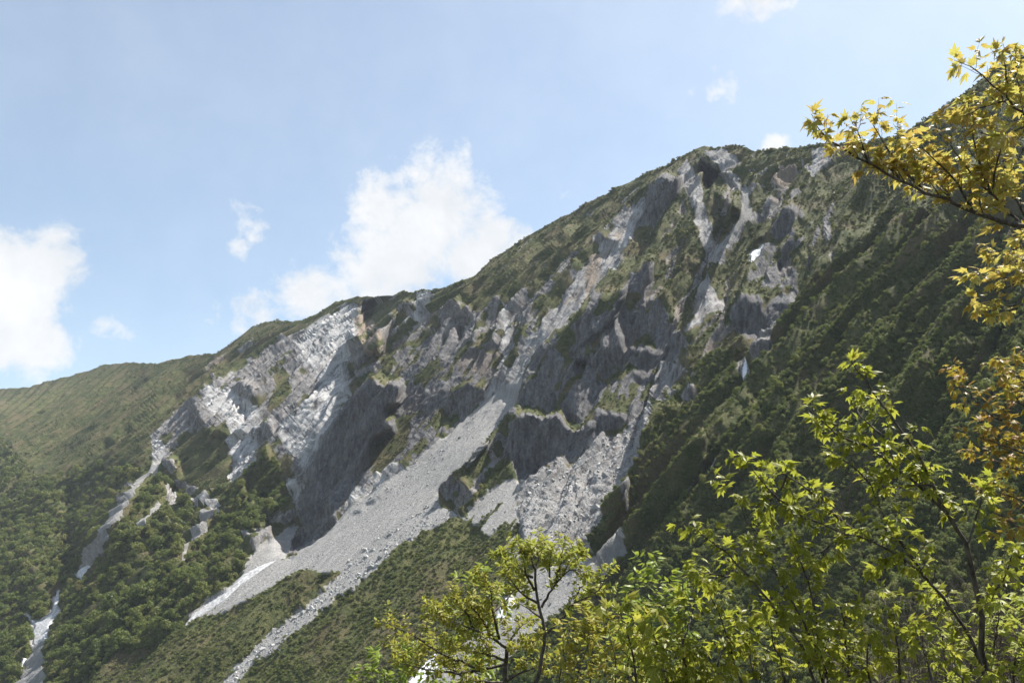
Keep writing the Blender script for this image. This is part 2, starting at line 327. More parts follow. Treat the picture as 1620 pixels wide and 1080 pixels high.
# ------------------------------------------------------------------ what covers the ground: (kind, outline)
PAINT = [
 ('mix',[(562,476),(530,487),(500,505),(470,522),(440,540),(415,560),(385,578),(350,592),(325,615),(300,632),(272,655),(243,680),(236,700),(243,728),(262,738),(278,760),(285,790),(300,800),(335,810),(352,800),(370,772),(395,740),(420,715),(440,740),(455,770),(470,815),(485,770),(505,712),(530,662),(555,625),(600,580),(640,540),(690,520),(680,480),(680,462),(650,475),(620,500),(600,520),(590,540),(575,500)]),
 ('rock',[(562,478),(530,490),(480,520),(440,545),(390,580),(340,605),(300,640),(245,690),(245,720),(262,735),(290,690),(350,668),(400,680),(440,680),(470,760),(480,770),(505,712),(545,625),(555,570),(572,510)]),
 ('white',[(564,480),(535,492),(492,518),(470,545),(480,575),(500,600),(528,622),(545,590),(556,550),(565,510)]),
 ('white',[(353,654),(401,674),(405,706),(409,731),(387,754),(379,768),(363,768),(368,743),(361,706),(350,687)]),
 ('white',[(243,690),(262,705),(255,730),(243,728)]),
 ('white',[(325,620),(350,612),(400,640),(420,672),(400,690),(330,650)]),
 ('white',[(445,690),(470,740),(490,735),(505,705),(530,655),(552,622),(545,600),(500,620),(465,650)]),
 ('white',[(455,755),(478,765),(474,805),(464,800)]),
 ('white',[(300,785),(320,782),(352,800),(340,808),(318,800)]),
 ('grass',[(440,582),(456,590),(461,620),(449,640),(430,652),(424,668),(432,630)]),
 ('grass',[(268,712),(290,690),(318,682),(345,672),(362,665),(366,690),(362,720),(360,745),(362,765),(345,780),(318,775),(300,770),(288,750),(280,735)]),
 ('forest',[(416,707),(433,724),(451,754),(459,776),(461,789),(433,787),(405,798),(374,768),(390,754),(409,731)]),
 ('mix',[(680,465),(720,480),(760,490),(800,480),(840,455),(880,430),(920,400),(950,375),(985,335),(1023,310),(1007,373),(980,417),(943,463),(900,507),(857,547),(840,573),(815,618),(813,640),(796,632),(753,663),(724,680),(681,721),(633,762),(597,786),(556,813),(522,837),(510,800),(540,760),(560,700),(590,640),(600,600),(640,545),(690,520)]),
 ('shaderock',[(457,880),(471,825),(481,774),(503,721),(519,683),(536,656),(560,627),(593,605),(640,607),(640,640),(628,690),(600,770),(540,790),(521,837),(488,858)]),
 ('shaderock',[(688,634),(715,610),(770,605),(765,630),(745,650),(705,668)]),
 ('pale',[(1023,310),(985,335),(962,375),(930,415),(895,455),(870,490),(850,520),(825,555),(795,600),(760,640),(700,690),(640,745),(600,765),(560,800),(522,837),(560,812),(633,762),(681,721),(724,680),(753,663),(796,632),(813,640),(815,618),(840,573),(857,547),(900,507),(943,463),(980,417),(1007,373)]),
 ('mixdark',[(640,545),(690,525),(740,535),(790,545),(780,610),(750,655),(690,700),(640,740),(600,770),(560,770),(600,690),(630,620)]),
 ('white',[(560,770),(545,800),(530,820),(522,836),(556,812),(620,768),(650,740),(625,745)]),
 ('white',[(655,460),(678,458),(684,480),(668,502),(640,520),(610,550),(600,560),(630,520),(662,490)]),
 ('rock',[(700,480),(790,500),(800,540),(780,560),(740,540),(690,530)]),
 ('white',[(800,470),(806,500),(800,560),(795,600),(790,560)]),
 ('brown',[(720,560),(780,545),(800,560),(780,590),(730,600)]),
 ('brown',[(560,500),(590,510),(610,545),(590,570),(570,540)]),
 ('shaderock',[(1028,301),(1049,277),(1076,281),(1080,298),(1058,324),(1043,348),(1011,363),(1005,381),(1008,350),(1019,326)]),
 ('white',[(1019,312),(1006,345),(1003,385),(985,400),(990,350),(1005,325)]),
 ('brown',[(935,395),(950,400),(948,440),(930,470),(925,430)]),
 ('pale',[(1071,270),(1088,253),(1106,281),(1116,331),(1130,377),(1149,392),(1140,420),(1119,425),(1108,374),(1093,324),(1082,294)]),
 ('pale',[(1112,242),(1143,231),(1178,263),(1164,270),(1180,303),(1190,307),(1195,340),(1188,352),(1164,382),(1140,408),(1153,379),(1172,350),(1175,309),(1149,274),(1121,251)]),
 ('mix',[(1150,265),(1200,258),(1260,265),(1290,290),(1260,320),(1225,345),(1195,350),(1180,305)]),
 ('brown',[(1225,270),(1260,258),(1240,290),(1215,290)]),
 ('scree',[(1174,308),(1184,306),(1192,340),(1178,355),(1150,385),(1135,408),(1128,405),(1150,375),(1170,348)]),
 ('pale',[(1284,236),(1320,228),(1325,245),(1305,270),(1290,288),(1275,270),(1268,250),(1285,262)]),
 ('pale',[(1120,429),(1131,467),(1140,476),(1158,452),(1156,466),(1116,502),(1089,533),(1085,533),(1102,511),(1104,493),(1111,458)]),
 ('mix',[(1213,429),(1235,400),(1270,370),(1290,390),(1256,449),(1249,473),(1220,487),(1213,498),(1207,471),(1216,449)]),
 ('pale',[(1209,432),(1220,452),(1256,447),(1249,473),(1220,487),(1213,498),(1209,471)]),
 ('mix',[(1217,383),(1245,324),(1264,331),(1270,352),(1241,390)]),
 ('rock',[(1305,322),(1318,324),(1313,350),(1318,377),(1312,395),(1306,368),(1302,346)]),
 ('pale',[(1138,643),(1126,672),(1104,686),(1083,693),(1104,668)]),
 ('rock',[(1145,718),(1139,744),(1102,786),(1114,764),(1124,735)]),
 ('rock',[(1046,752),(1027,790),(1006,820),(1001,805),(1027,767)]),
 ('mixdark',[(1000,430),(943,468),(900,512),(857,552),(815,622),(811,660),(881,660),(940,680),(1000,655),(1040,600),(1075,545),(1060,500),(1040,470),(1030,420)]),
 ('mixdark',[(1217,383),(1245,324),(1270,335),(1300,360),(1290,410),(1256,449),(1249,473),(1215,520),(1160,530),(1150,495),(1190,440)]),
 ('mix',[(885,525),(965,505),(955,542),(915,567),(945,575),(967,605),(960,660),(930,680),(870,665),(893,595)]),
 ('rock',[(905,560),(930,575),(960,605),(950,640),(900,650),(885,630),(895,590)]),
 ('mix',[(942,467),(990,430),(992,455),(968,490),(950,500)]),
 ('shaderock',[(798,716),(811,668),(828,654),(881,655),(905,674),(941,670),(944,649),(994,654),(994,663),(939,694),(898,739),(876,730),(821,754)]),
 ('shaderock',[(985,553),(1080,547),(1066,578),(985,583),(950,592),(915,568),(930,558)]),
 ('shaderock',[(1155,498),(1167,474),(1202,468),(1211,500),(1215,518),(1184,544),(1158,522)]),
 ('mix',[(1060,551),(1073,533),(1089,524),(1089,567),(1078,600),(1060,635),(1035,650),(1040,615)]),
 ('rock',[(1040,618),(1062,598),(1066,585),(1075,575),(1062,605),(1040,640),(1010,645),(1005,632)]),
 ('brown',[(339,565),(359,557),(350,576),(331,587),(309,611),(299,622),(324,591)]),
 ('rock',[(405,531),(398,554),(372,574),(383,557)]),
 ('rock',[(341,566),(352,563),(333,585),(318,600)]),
 # scree, debris and gravel
 ('scree',[(230,750),(212,766),(196,787),(179,807),(163,836),(149,854),(141,872),(124,895),(122,911),(132,917),(143,897),(157,882),(169,858),(177,834),(198,811),(208,787),(226,768),(248,746),(256,728),(243,726)]),
 ('rock',[(196,775),(200,770),(215,768),(196,790),(188,795)]),
 ('scree',[(250,796),(257,797),(243,812),(224,832),(212,842),(226,820)]),
 ('pale',[(262,772),(276,778),(280,792),(266,798),(262,785)]),
 ('scree',[(352,806),(338,822),(324,846),(303,863),(284,890),(274,898),(289,878),(306,849),(314,830),(322,812)]),
 ('scree',[(468,826),(458,878),(441,889),(397,920),(356,948),(316,976),(287,992),(301,976),(330,955),(359,936),(373,914),(390,890),(400,872),(431,851)]),
 ('rock',[(393,866),(385,845),(405,835),(432,850),(400,872)]),
 ('scree',[(458,882),(515,832),(548,806),(590,778),(628,754),(652,737),(675,713),(698,691),(718,672),(748,652),(790,620),(820,585),(828,600),(812,645),(799,656),(787,678),(763,702),(739,728),(722,750),(710,764),(695,784),(699,807),(727,813),(760,785),(800,760),(819,755),(816,808),(831,851),(825,890),(780,880),(740,838),(681,834),(600,885),(530,943),(488,978),(435,1024),(400,1045),(365,1090),(340,1090),(400,1024),(453,981),(505,939),(540,905),(500,905),(440,925),(380,952),(330,985),(300,995),(356,948),(397,920),(441,889)]),
 ('mix',[(695,784),(722,750),(768,700),(800,690),(798,716),(800,740),(763,789),(730,822),(727,810),(705,803)]),
 ('forest',[(758,755),(796,721),(800,742),(763,789),(734,820),(731,812),(748,789)]),
 ('debris',[(819,755),(850,738),(900,740),(941,692),(980,685),(997,656),(1035,630),(1045,625),(1038,655),(1026,690),(1006,726),(982,764),(968,786),(949,825),(934,849),(939,873),(915,880),(835,870),(831,851),(816,808)]),
 ('scree',[(925,885),(973,853),(1012,820),(992,875),(960,912),(900,960),(840,1010),(760,1090),(640,1090),(720,1030),(790,960),(850,900)]),
 ('scree',[(70,1005),(68,1040),(72,1090),(26,1090),(36,1050),(52,1018)]),
]
VEG_REGIONS = [   # (kind of plant cover, outline); the rest of the slope is low shrub and grass
 ('shrub',[(727,815),(760,830),(800,880),(790,960),(720,1030),(640,1090),(-60,1300),(100,1090),(230,1030),(287,992),(340,972),(420,938),(490,912),(532,940),(583,908),(625,869),(681,834)]),
 ('wood',[(-420,760),(0,690),(60,760),(140,740),(235,745),(330,790),(380,775),(470,800),(420,840),(395,880),(360,935),(287,992),(230,1030),(100,1090),(-60,1300),(-420,1300)]),
 ('wood',[(936,880),(960,800),(1010,720),(1060,640),(1110,560),(1180,560),(1230,500),(1300,440),(1400,350),(1480,330),(1640,260),(2100,100),(2100,1300),(600,1300),(760,1090),(960,912)]),
]
SNOW = [
 ([(1206,387),(1213,387),(1208,398),(1195,413),(1190,421),(1187,417),(1188,408),(1186,405),(1191,397),(1203,394)], 'bright white snow patch in the high gully below the summit'),
 ([(96,932),(90,961),(96,965),(86,975),(79,991),(73,1011),(62,1016),(52,1022),(53,1007),(51,1000),(55,991),(43,972),(57,984),(67,981),(82,968),(86,946),(91,934)], 'forked grey-white snow bed in the wooded valley at lower left'),
 ([(36,1040),(41,1039),(40,1050),(34,1060),(32,1052)], 'tiny snow scrap beside the valley stream bed at bottom left'),
 ([(143,894),(137,905),(132,918),(122,912),(124,901),(133,896)], 'dirty white snow remnant at the foot of the left scree tongue'),
 ([(441,884),(425,894),(400,911),(380,925),(358,946),(330,965),(300,985),(287,993),(303,973),(330,954),(356,938),(372,922),(384,909),(410,895)], 'long thin white snow tongue under the dark cliff spur'),
 ([(1182,568),(1181,593),(1174,598),(1174,588),(1177,576)], 'narrow white snow streak in the dark right-hand gully'),
 ([(905,885),(913,876),(930,881),(922,890),(908,896)], 'small white snow patch in the gully behind the slender tree'),
 ([(800,945),(818,946),(812,960),(795,980),(784,980),(790,962)], 'white snow patch seen between the branches of the sprawling tree'),
 ([(645,1080),(670,1050),(688,1033),(722,1036),(700,1055),(677,1070),(655,1092)], 'white snow bank in the gully at the bottom behind branches'),
 ([(1436,215),(1450,212),(1448,225),(1437,225)], 'snow fleck on the right ridge behind the maple leaves'),
 ([(1418,285),(1432,282),(1433,292),(1420,293)], 'snow fleck on the right slope under the maple branch'),
]
# ------------------------------------------------------------------ terrain mesh
t_ = time.time()
us_, vs2_, LAM = solve_depth()
lam_at = sampler(us_, vs2_, LAM)
print('depth solved', round(time.time() - t_, 1))
GU = np.concatenate([np.arange(-420, -30, 9.0), np.arange(-30, 1652, 1.65), np.arange(1655, 2100, 9.0)])
NR = 600
sq = np.linspace(0, 1, NR)
def row_v(u): 
    k = skyline(u)[None, :]
    return k + (1235 - k) * (sq[:, None] * .92 + .08 * sq[:, None] ** 4)
GX, GY = np.meshgrid(GU, sq); GY = row_v(GU)
P0 = np.exp(lam_at(GX, GY))[..., None] * ray(GX, GY)
def grid_normals(P):
    dx = np.empty_like(P); dy = np.empty_like(P)
    dx[:, 1:-1] = P[:, 2:] - P[:, :-2]; dx[:, 0] = P[:, 1] - P[:, 0]; dx[:, -1] = P[:, -1] - P[:, -2]
    dy[1:-1] = P[2:] - P[:-2]; dy[0] = P[1] - P[0]; dy[-1] = P[-1] - P[-2]
    N = np.cross(dy, dx); N /= np.linalg.norm(N, axis=-1)[..., None] + 1e-12
    return N
def smooth(a, n):
    for _ in range(n):
        q = np.pad(a, ((1, 1), (1, 1)) + ((0, 0),) * (a.ndim - 2), mode='edge')
        a = (q[:-2, 1:-1] + q[2:, 1:-1] + q[1:-1, :-2] + q[1:-1, 2:] + 2 * q[1:-1, 1:-1]) / 6
    return a
N0 = grid_normals(P0)
# outlines waver
WX = GX + 8 * fbm(GX / 22, GY / 26, 101, 4, .6) + 3.2 * fbm(GX / 5, GY / 7, 131, 3)
WY = GY + 8 * fbm(GX / 22, GY / 26, 111, 4, .6) + 3.2 * fbm(GX / 5, GY / 7, 141, 3)
steep = np.degrees(np.arccos(np.clip(N0[..., 2], -1, 1)))
def blur2(a, n):                                              # broad blur on the solver grid
    k = np.ones(n) / n
    for _ in range(2):
        q = np.pad(a, ((n // 2, n // 2), (n // 2, n // 2)), mode='edge'); cs = np.cumsum(np.pad(q, ((1, 0), (0, 0))), 0); q = (cs[n:] - cs[:-n]) / n
        cs = np.cumsum(np.pad(q, ((0, 0), (1, 0))), 1); a = (cs[:, n:] - cs[:, :-n]) / n
    return a
PM = np.exp(sampler(us_, vs2_, blur2(LAM, 31))(GX, GY))[..., None] * ray(GX, GY)
strike = PM[..., 0] * .8 - PM[..., 1] * .6; fall = PM[..., 2] * 1.35
streak = fbm(strike / 9, fall / 60, 71, 4)                    # long streaks running down the slope
patch = fbm(strike / 26, fall / 45, 81, 5, .6)
rock = np.zeros(GX.shape); scree = np.zeros(GX.shape); white = np.zeros(GX.shape); brown = np.zeros(GX.shape); dark = np.zeros(GX.shape); debris = np.zeros(GX.shape); chute = np.zeros(GX.shape)
wood = np.zeros(GX.shape); shrub = np.zeros(GX.shape); forest = np.zeros(GX.shape)
rock[(steep > 70) & (patch > .12) & (GX < 1240)] = 1
mixp = rock.copy()
for kind, poly in PAINT:
    m = inside(GX + (WX - GX) * .45, GY + (WY - GY) * .45, poly) if kind == 'scree' else inside(WX, WY, poly)
    if kind in ('grass', 'forest'): rock[m] = 0; scree[m] = 0; mixp[m] = 0; white[m] = 0
    if kind == 'forest': forest[m] = 1
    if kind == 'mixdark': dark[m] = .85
    if kind in ('mix', 'mixdark'): mixp[m] = 1; scree[m] = 0; rock[m] = (patch[m] + .55 * streak[m] + (steep[m] - 50) * .012 > (-.06 if kind == 'mixdark' else .04))
    if kind in ('rock', 'white', 'shaderock', 'brown', 'pale'): rock[m] = (patch[m] + streak[m] * .4 > {'pale': -.75, 'rock': -.22, 'white': -.8, 'shaderock': -.6, 'brown': -.05}[kind]); scree[m] = 0; mixp[m] = 1
    if kind == 'white': white[m] = 1; dark[m] = 0
    if kind == 'pale': white[m] = .4; dark[m] = 0; chute[m] = 1
    if kind == 'brown': brown[m] = 1
    if kind == 'shaderock': dark[m] = 1  # sunless cliff faces: part of their shade is put into the rock colour
    if kind == 'scree': scree[m] = 1; rock[m] = 0; white[m] = 0; dark[m] = 0
    if kind == 'debris': debris[m] = 1; rock[m] = 1; scree[m] = 0; dark[m] = 0; white[m] = .35
for kind, poly in VEG_REGIONS:
    m = inside(WX, WY, poly)
    if kind == 'wood': wood[m] = 1
    else: shrub[m] = 1; wood[m] = 0
# plants creep onto the scree in streaks
edge = smooth(shrub * 1.0, 14)
scree[(shrub > 0) & (streak + patch * .5 + (edge - .75) * 1.6 > -.1) & (scree > 0) & (GX < 830)] = 0
fan = inside(GX, GY, [(520,890),(480,900),(400,935),(300,995),(500,940)]); fan2 = inside(GX, GY, [(720,825),(830,780),(830,890),(780,880)])
scree[fan & (streak * .8 + patch * .4 > .2)] = 0; scree[fan2 & (streak * .9 + patch * .3 + (GY - 830) * .004 > .12)] = 0
runnel = inside(WX, WY, [(695,802),(646,832),(597,871),(551,910),(505,941),(453,983),(400,1026),(340,1090),(368,1090),(402,1046),(437,1025),(490,979),(532,944),(585,909),(627,870),(683,835),(730,813)])
scree[runnel] = 1; rock[runnel] = 0
wp = fbm(strike / 70, fall / 90, 31, 3) * 16
a_ = strike + wp; b_ = fall + wp * .5
def tri(x): return np.abs(2 * (x - np.floor(x)) - 1) * 2 - 1
def facets(lam, k, seed, A_=None):
    A_ = a_ if A_ is None else A_
    #                                    # planar-sided ribs that wander and fork down the slope
    ph = A_ / lam + k * fbm(A_ / (2.6 * lam), b_ / (9 * lam), seed, 3)
    return tri(ph) * (.6 + .6 * fbm(A_ / (1.7 * lam), b_ / (5 * lam), seed + 5, 2))
f1 = facets(44, .8, 3); f2 = facets(17, 1.1, 23); f3 = facets(7.5, 1.7, 43); f4 = facets(3.3, 1.9, 53); f6 = facets(1.6, 1.9, 73)
ar_ = PM[..., 0] * .616 - PM[..., 1] * .788
def at_pm(x, y): j = int(np.searchsorted(GU, x)); return [F[int(np.argmin(np.abs(GY[:, j] - y))), j] for F in (ar_, PM[..., 2])]
(a0_, z0_), (a1_, z1_) = at_pm(1470, 310), at_pm(1200, 610)      # ribs slant down to the left
ar_ = ar_ + PM[..., 2] * (-(a1_ - a0_) / (z1_ - z0_)) + wp * .5
f5 = facets(31, .7, 63, ar_) + .4 * facets(9, .8, 67, ar_)
# bare channels at the foot of the gullies
bare = inside(GX, GY, [(640,470),(900,345),(1120,235),(1330,235),(1330,420),(1230,560),(1080,640),(990,560),(820,560),(640,760),(540,760)])
chan = bare & (scree < .5) & (((f2 < -.46) & (patch > -.05)) | ((f1 < -.5) & (patch > -.15)) | ((f3 < -.5) & (patch > .22)))
chan |= inside(GX, GY, [(1100,560),(1280,380),(1420,330),(1440,420),(1250,640),(1120,790),(1050,800)]) & (scree < .5) & (f5 < -.62) & (patch > -.02)
rock[chan] = 1; brown[chan & (fbm(strike / 40, fall / 40, 83, 2) > .05)] = .8
snowm = np.zeros(GX.shape)
for poly, _l in SNOW: snowm[inside(GX, GY, poly)] = 1
snowm = np.clip(smooth(snowm, 5) * 2.2, 0, 1)
rock[snowm > .3] = 0; scree[snowm > .3] = 1
veg = np.clip(1 - rock - scree, 0, 1)
# ---- relief: gullies and ribs down the slope, ledges on the rock, lumps on the scree
rs = smooth(rock, 3); ss = np.clip(smooth(scree, 12) * 1.7, 0, 1); ms = smooth(mixp, 6); ds = smooth(debris, 3); dk = smooth(dark, 4); ws = smooth(wood, 8)
dist = np.linalg.norm(P0, axis=-1); near = np.clip(dist / 500, .25, 1.3)
led = tri(b_ / 9 + 1.1 * fbm(a_ / 30, b_ / 22, 61, 3)); led2 = tri(b_ / 3.4 + 1.0 * fbm(a_ / 9, b_ / 8, 65, 2))
ch = smooth(chute, 4); calm = (1 - .45 * dk) * (1 - .65 * ch); calm2 = (1 - .15 * dk) * (1 - .5 * ch)
h = f1 * (8 * ms * calm + 7.0 * (1 - ss) * (1 - ms) * (1 - ws)) * near
h += f2 * (5.0 * rs * calm + 1.6 * (1 - rs) * (1 - ss)) * near
h += f3 * (1.7 * rs * calm2 + .6 * (1 - rs) * (1 - ss)) * near
h += f4 * (.8 * rs * calm2) * near
h += f6 * .34 * rs * near
h += (led * .30 + led2 * .10) * rs * calm * near
h += f5 * ws * np.where(GX > 900, 11.5, 5.5) * near
h += ss * (.9 * fbm(a_ / 16, b_ / 70, 91, 3) + .35 * fbm(a_ / 3, b_ / 14, 95, 3))
h += ds * (2.0 * fbm(a_ / 16, b_ / 18, 97, 4) + 1.3 * (ridged(a_ / 7, b_ / 9, 99, 3) - .5))
h += ws * 2.0 * fbm(a_ / 26, b_ / 40, 103, 3) * near
h *= 1 - .95 * snowm
fade = np.clip((GY - skyline(GX)) / 30, .25, 1)               # keep the crest line
Nd = grid_normals(PM) * .6 + smooth(N0, 6) * .4; Nd /= np.linalg.norm(Nd, axis=-1)[..., None]
PT = P0 + Nd * (h * fade)[..., None]
# the far side of the ridge falls away
back = []
o = np.array([.35, .93, 0.0])
for k, (bk, dn) in enumerate([(2, .6), (6, 2.5), (14, 8), (40, 27), (120, 85), (300, 210), (600, 420)]):
    w_ = 3 * fbm(GU / 30, np.full(GU.shape, k * 1.3), 201, 3)
    back.append(PT[0] + o * bk - np.array([0, 0, 1.0]) * (dn + w_ * (bk > 3))[:, None])
nb = len(back)
PF = np.concatenate([np.array(back[::-1]), PT], 0)
NF = grid_normals(PF)
NT = NF[nb:]
NT_up = NT.copy()
def surf(px, py):
    """point, normal and grid position of the ground seen at px, py"""
    px = np.asarray(px, float); py = np.asarray(py, float)
    j = np.clip(np.searchsorted(GU, px) - 1, 0, len(GU) - 2); c = np.clip((px - GU[j]) / (GU[j + 1] - GU[j]), 0, 1)
    k = skyline(px); s = (py - k) / (1235 - k)
    t = np.clip(s, 0, 1)
    for _ in range(6): t = t - (t * .92 + .08 * t ** 4 - s) / (.92 + .32 * t ** 3)
    fi = np.clip(t, 0, 1) * (NR - 1); i = np.clip(fi.astype(int), 0, NR - 2); a = np.clip(fi - i, 0, 1)
    def it(F):
        e = (slice(None),) * 0
        A = a[..., None] if F.ndim == 3 else a; Cc = c[..., None] if F.ndim == 3 else c
        return F[i, j] * (1 - A) * (1 - Cc) + F[i, j + 1] * (1 - A) * Cc + F[i + 1, j] * A * (1 - Cc) + F[i + 1, j + 1] * A * Cc
    return it
# ------------------------------------------------------------------ materials
def mat_new(name):
    m = bpy.data.materials.new(name); m.use_nodes = True; m.node_tree.nodes.clear(); return m
class NB:
    def __init__(s, m): s.t = m.node_tree; s.N = s.t.nodes; s.L = s.t.links
    def n(s, t, ins=None, **k):
        x = s.N.new(t)
        for a, b in k.items(): setattr(x, a, b)
        for a, b in (ins or {}).items():
            if hasattr(b, 'is_output'): s.L.new(b, x.inputs[a])
            else: x.inputs[a].default_value = b
        return x
    def math(s, op, a, b=0.0, clamp=False): x = s.n('ShaderNodeMath', {0: a, 1: b}, operation=op); x.use_clamp = clamp; return x.outputs[0]
    def rng(s, v, a, b, c=0.0, d=1.0): return s.n('ShaderNodeMapRange', {0: v, 1: a, 2: b, 3: c, 4: d}).outputs[0]
    def mix(s, f, a, b): return s.n('ShaderNodeMix', {0: f, 6: a, 7: b}, data_type='RGBA').outputs[2]
    def noise(s, vec, scale, detail=4, rough=.55, dist=0.0): return s.n('ShaderNodeTexNoise', {'Vector': vec, 'Scale': scale, 'Detail': detail, 'Roughness': rough, 'Distortion': dist}).outputs['Fac']
    def attr(s, name, kind='GEOMETRY'): return s.n('ShaderNodeAttribute', attribute_name=name, attribute_type=kind)
def col(r, g, b): return (r, g, b, 1.0)
def mountain_material():
    m = mat_new('mountain_ground'); b = NB(m)
    geo = b.n('ShaderNodeNewGeometry'); pos = geo.outputs['Position']
    rot = b.n('ShaderNodeMapping', {0: pos, 2: (0, 0, math.radians(36.9)), 3: (1, 1, 1)}).outputs[0]       # x: along the slope, y: outwards, z: up
    fallv = b.n('ShaderNodeMapping', {0: rot, 3: (1, .25, .25)}).outputs[0]
    cov = b.n('ShaderNodeSeparateColor', {0: b.attr('cover').outputs['Color']}); tin = b.n('ShaderNodeSeparateColor', {0: b.attr('tint').outputs['Color']})
    nf = b.noise(pos, .55, 6, .65); nm = b.noise(pos, .11, 5, .6); ns = b.noise(fallv, .25, 5, .6); nl = b.noise(pos, .03, 3, .5)
    ng = b.noise(pos, 1.9, 3, .6); nst = b.noise(b.n('ShaderNodeMapping', {0: rot, 3: (1, .5, .16)}).outputs[0], .5, 5, .65)
    # rock
    r = b.mix(b.rng(b.math('ADD', b.math('MULTIPLY', ns, .5), b.math('MULTIPLY', nst, .5)), .40, .60), col(.085, .082, .084), col(.31, .298, .285))
    r = b.mix(b.math('MULTIPLY', b.rng(nm, .5, .66), .6), r, col(.20, .165, .135))
    r = b.mix(b.math('MULTIPLY', b.rng(nf, .52, .7), .55), r, col(.39, .382, .372))
    r = b.mix(b.math('MULTIPLY', tin.outputs[0], b.rng(b.math('ADD', ns, b.math('MULTIPLY', nf, .5)), .55, .85)), r, col(.50, .492, .48))
    r = b.mix(b.math('MULTIPLY', tin.outputs[1], .75), r, b.mix(nf, col(.17, .12, .08), col(.36, .29, .215)))
    r = b.mix(b.math('MULTIPLY', tin.outputs[2], .7), r, b.mix(b.rng(b.math('ADD', b.math('MULTIPLY', nst, .7), b.math('MULTIPLY', nf, .3)), .38, .62), col(.042, .042, .046), col(.155, .153, .155)))  # dark rock, and shade painted into the colour of the unlit cliffs
    crack = b.rng(nf, .28, .42, .45, 1.0)
    r = b.mix(1.0, r, b.n('ShaderNodeVectorMath', {0: r, 1: (1, 1, 1)}, operation='MULTIPLY').outputs[0])
    # scree
    s = b.mix(b.rng(b.math('ADD', b.math('MULTIPLY', ns, .5), b.math('MULTIPLY', nst, .5)), .38, .62), col(.215, .207, .196), col(.375, .362, .342))
    s = b.mix(b.math('MULTIPLY', b.rng(ng, .35, .65), .5), s, col(.26, .255, .248))
    s = b.mix(b.math('MULTIPLY', b.rng(ng, .60, .75), .7), s, col(.47, .46, .45))
    # plants close to the ground
    v = b.mix(b.rng(nm, .38, .62), col(.050, .064, .022), col(.125, .120, .052))
    v = b.mix(b.math('MULTIPLY', b.rng(nf, .45, .7), .7), v, col(.045, .058, .018))
    v = b.mix(b.math('MULTIPLY', b.rng(nl, .48, .62), .65), v, col(.135, .105, .060)); v = b.mix(b.math('MULTIPLY', b.rng(ns, .52, .66), .5), v, col(.035, .045, .016))
    c = b.mix(b.rng(b.math('ADD', cov.outputs[1], b.math('MULTIPLY', b.math('SUBTRACT', nf, .5), .5)), .35, .65), v, s)
    c = b.mix(b.rng(b.math('ADD', cov.outputs[0], b.math('MULTIPLY', b.math('SUBTRACT', nf, .5), .5)), .35, .65), c, r)
    bmp = b.n('ShaderNodeBump', {'Strength': 1.0, 'Distance': 1.4, 'Height': b.math('ADD', b.math('MULTIPLY', nf, 1.0), b.math('MULTIPLY', ng, .5))})
    p = b.n('ShaderNodeBsdfPrincipled', {'Base Color': c, 'Roughness': .95, 'Normal': bmp.outputs[0]}); p.inputs['Specular IOR Level'].default_value = .12
    b.n('ShaderNodeOutputMaterial', {0: p.outputs[0]})
    return m
M_GROUND = mountain_material()
# ------------------------------------------------------------------ mesh objects
def mesh_np(name, V, F, mats, parent=None, smooth_=True, attrs=None, normals=None, loc=None):
    me = bpy.data.meshes.new(name); V = np.ascontiguousarray(V, np.float32); F = np.ascontiguousarray(F, np.int32); k = F.shape[1]
    me.vertices.add(len(V)); me.vertices.foreach_set('co', V.ravel())
    me.loops.add(F.size); me.loops.foreach_set('vertex_index', F.ravel())
    me.polygons.add(len(F)); me.polygons.foreach_set('loop_start', np.arange(0, F.size, k, dtype=np.int32))
    me.polygons.foreach_set('use_smooth', np.full(len(F), smooth_))
    for nm, kind, dom, data in (attrs or []):
        at = me.attributes.new(nm, kind, dom); at.data.foreach_set({'FLOAT_COLOR': 'color', 'FLOAT': 'value', 'FLOAT_VECTOR': 'vector'}[kind], np.ascontiguousarray(data, np.float32).ravel())
    me.update(calc_edges=True)
    if normals is not None: me.normals_split_custom_set_from_vertices(np.ascontiguousarray(normals, np.float32))
    for m in (mats if isinstance(mats, (list, tuple)) else [mats]): me.materials.append(m)
    o = bpy.data.objects.new(name, me); C.objects.link(o)
    if parent is not None: o.parent = parent
    if loc is not None: o.location = loc
    return o
def tag(o, label=None, cat=None, group=None, kind=None):
    if label: o['label'] = label
    if cat: o['category'] = cat
    if group: o['group'] = group
    if kind: o['kind'] = kind
    return o
def empty(name, loc=(0, 0, 0), rz=0.0):
    o = bpy.data.objects.new(name, None); C.objects.link(o); o.location = loc; o.rotation_euler = (0, 0, rz); o.empty_display_size = .5; return o
z3 = np.zeros(GX.shape)
cov4 = np.stack([smooth(rock, 1), smooth(scree, 1), smooth(veg, 1), z3 + 1], -1)
tin4 = np.stack([smooth(white, 4), smooth(brown, 4), smooth(dark, 4), z3 + 1], -1)
padt = lambda A: np.concatenate([np.repeat(A[:1], nb, 0), A], 0)
covF = padt(cov4); tinF = padt(tin4)
rows, cols_ = PF.shape[:2]
ii, jj = np.meshgrid(np.arange(rows - 1), np.arange(cols_ - 1), indexing='ij')
q = (ii * cols_ + jj)
quads = np.stack([q, q + cols_, q + cols_ + 1, q + 1], -1).reshape(-1, 4)
cl = np.argmax(np.stack([covF[:-1, :-1, 2] + .01, covF[:-1, :-1, 0], covF[:-1, :-1, 1]], -1), -1).ravel()
mountain = tag(empty('mountain', tuple(PT[NR - 1, 500])), 'steep rocky mountain face with green shrubs and grey scree slopes', 'mountain', kind='structure')
mountain.location = (0, 0, 0)
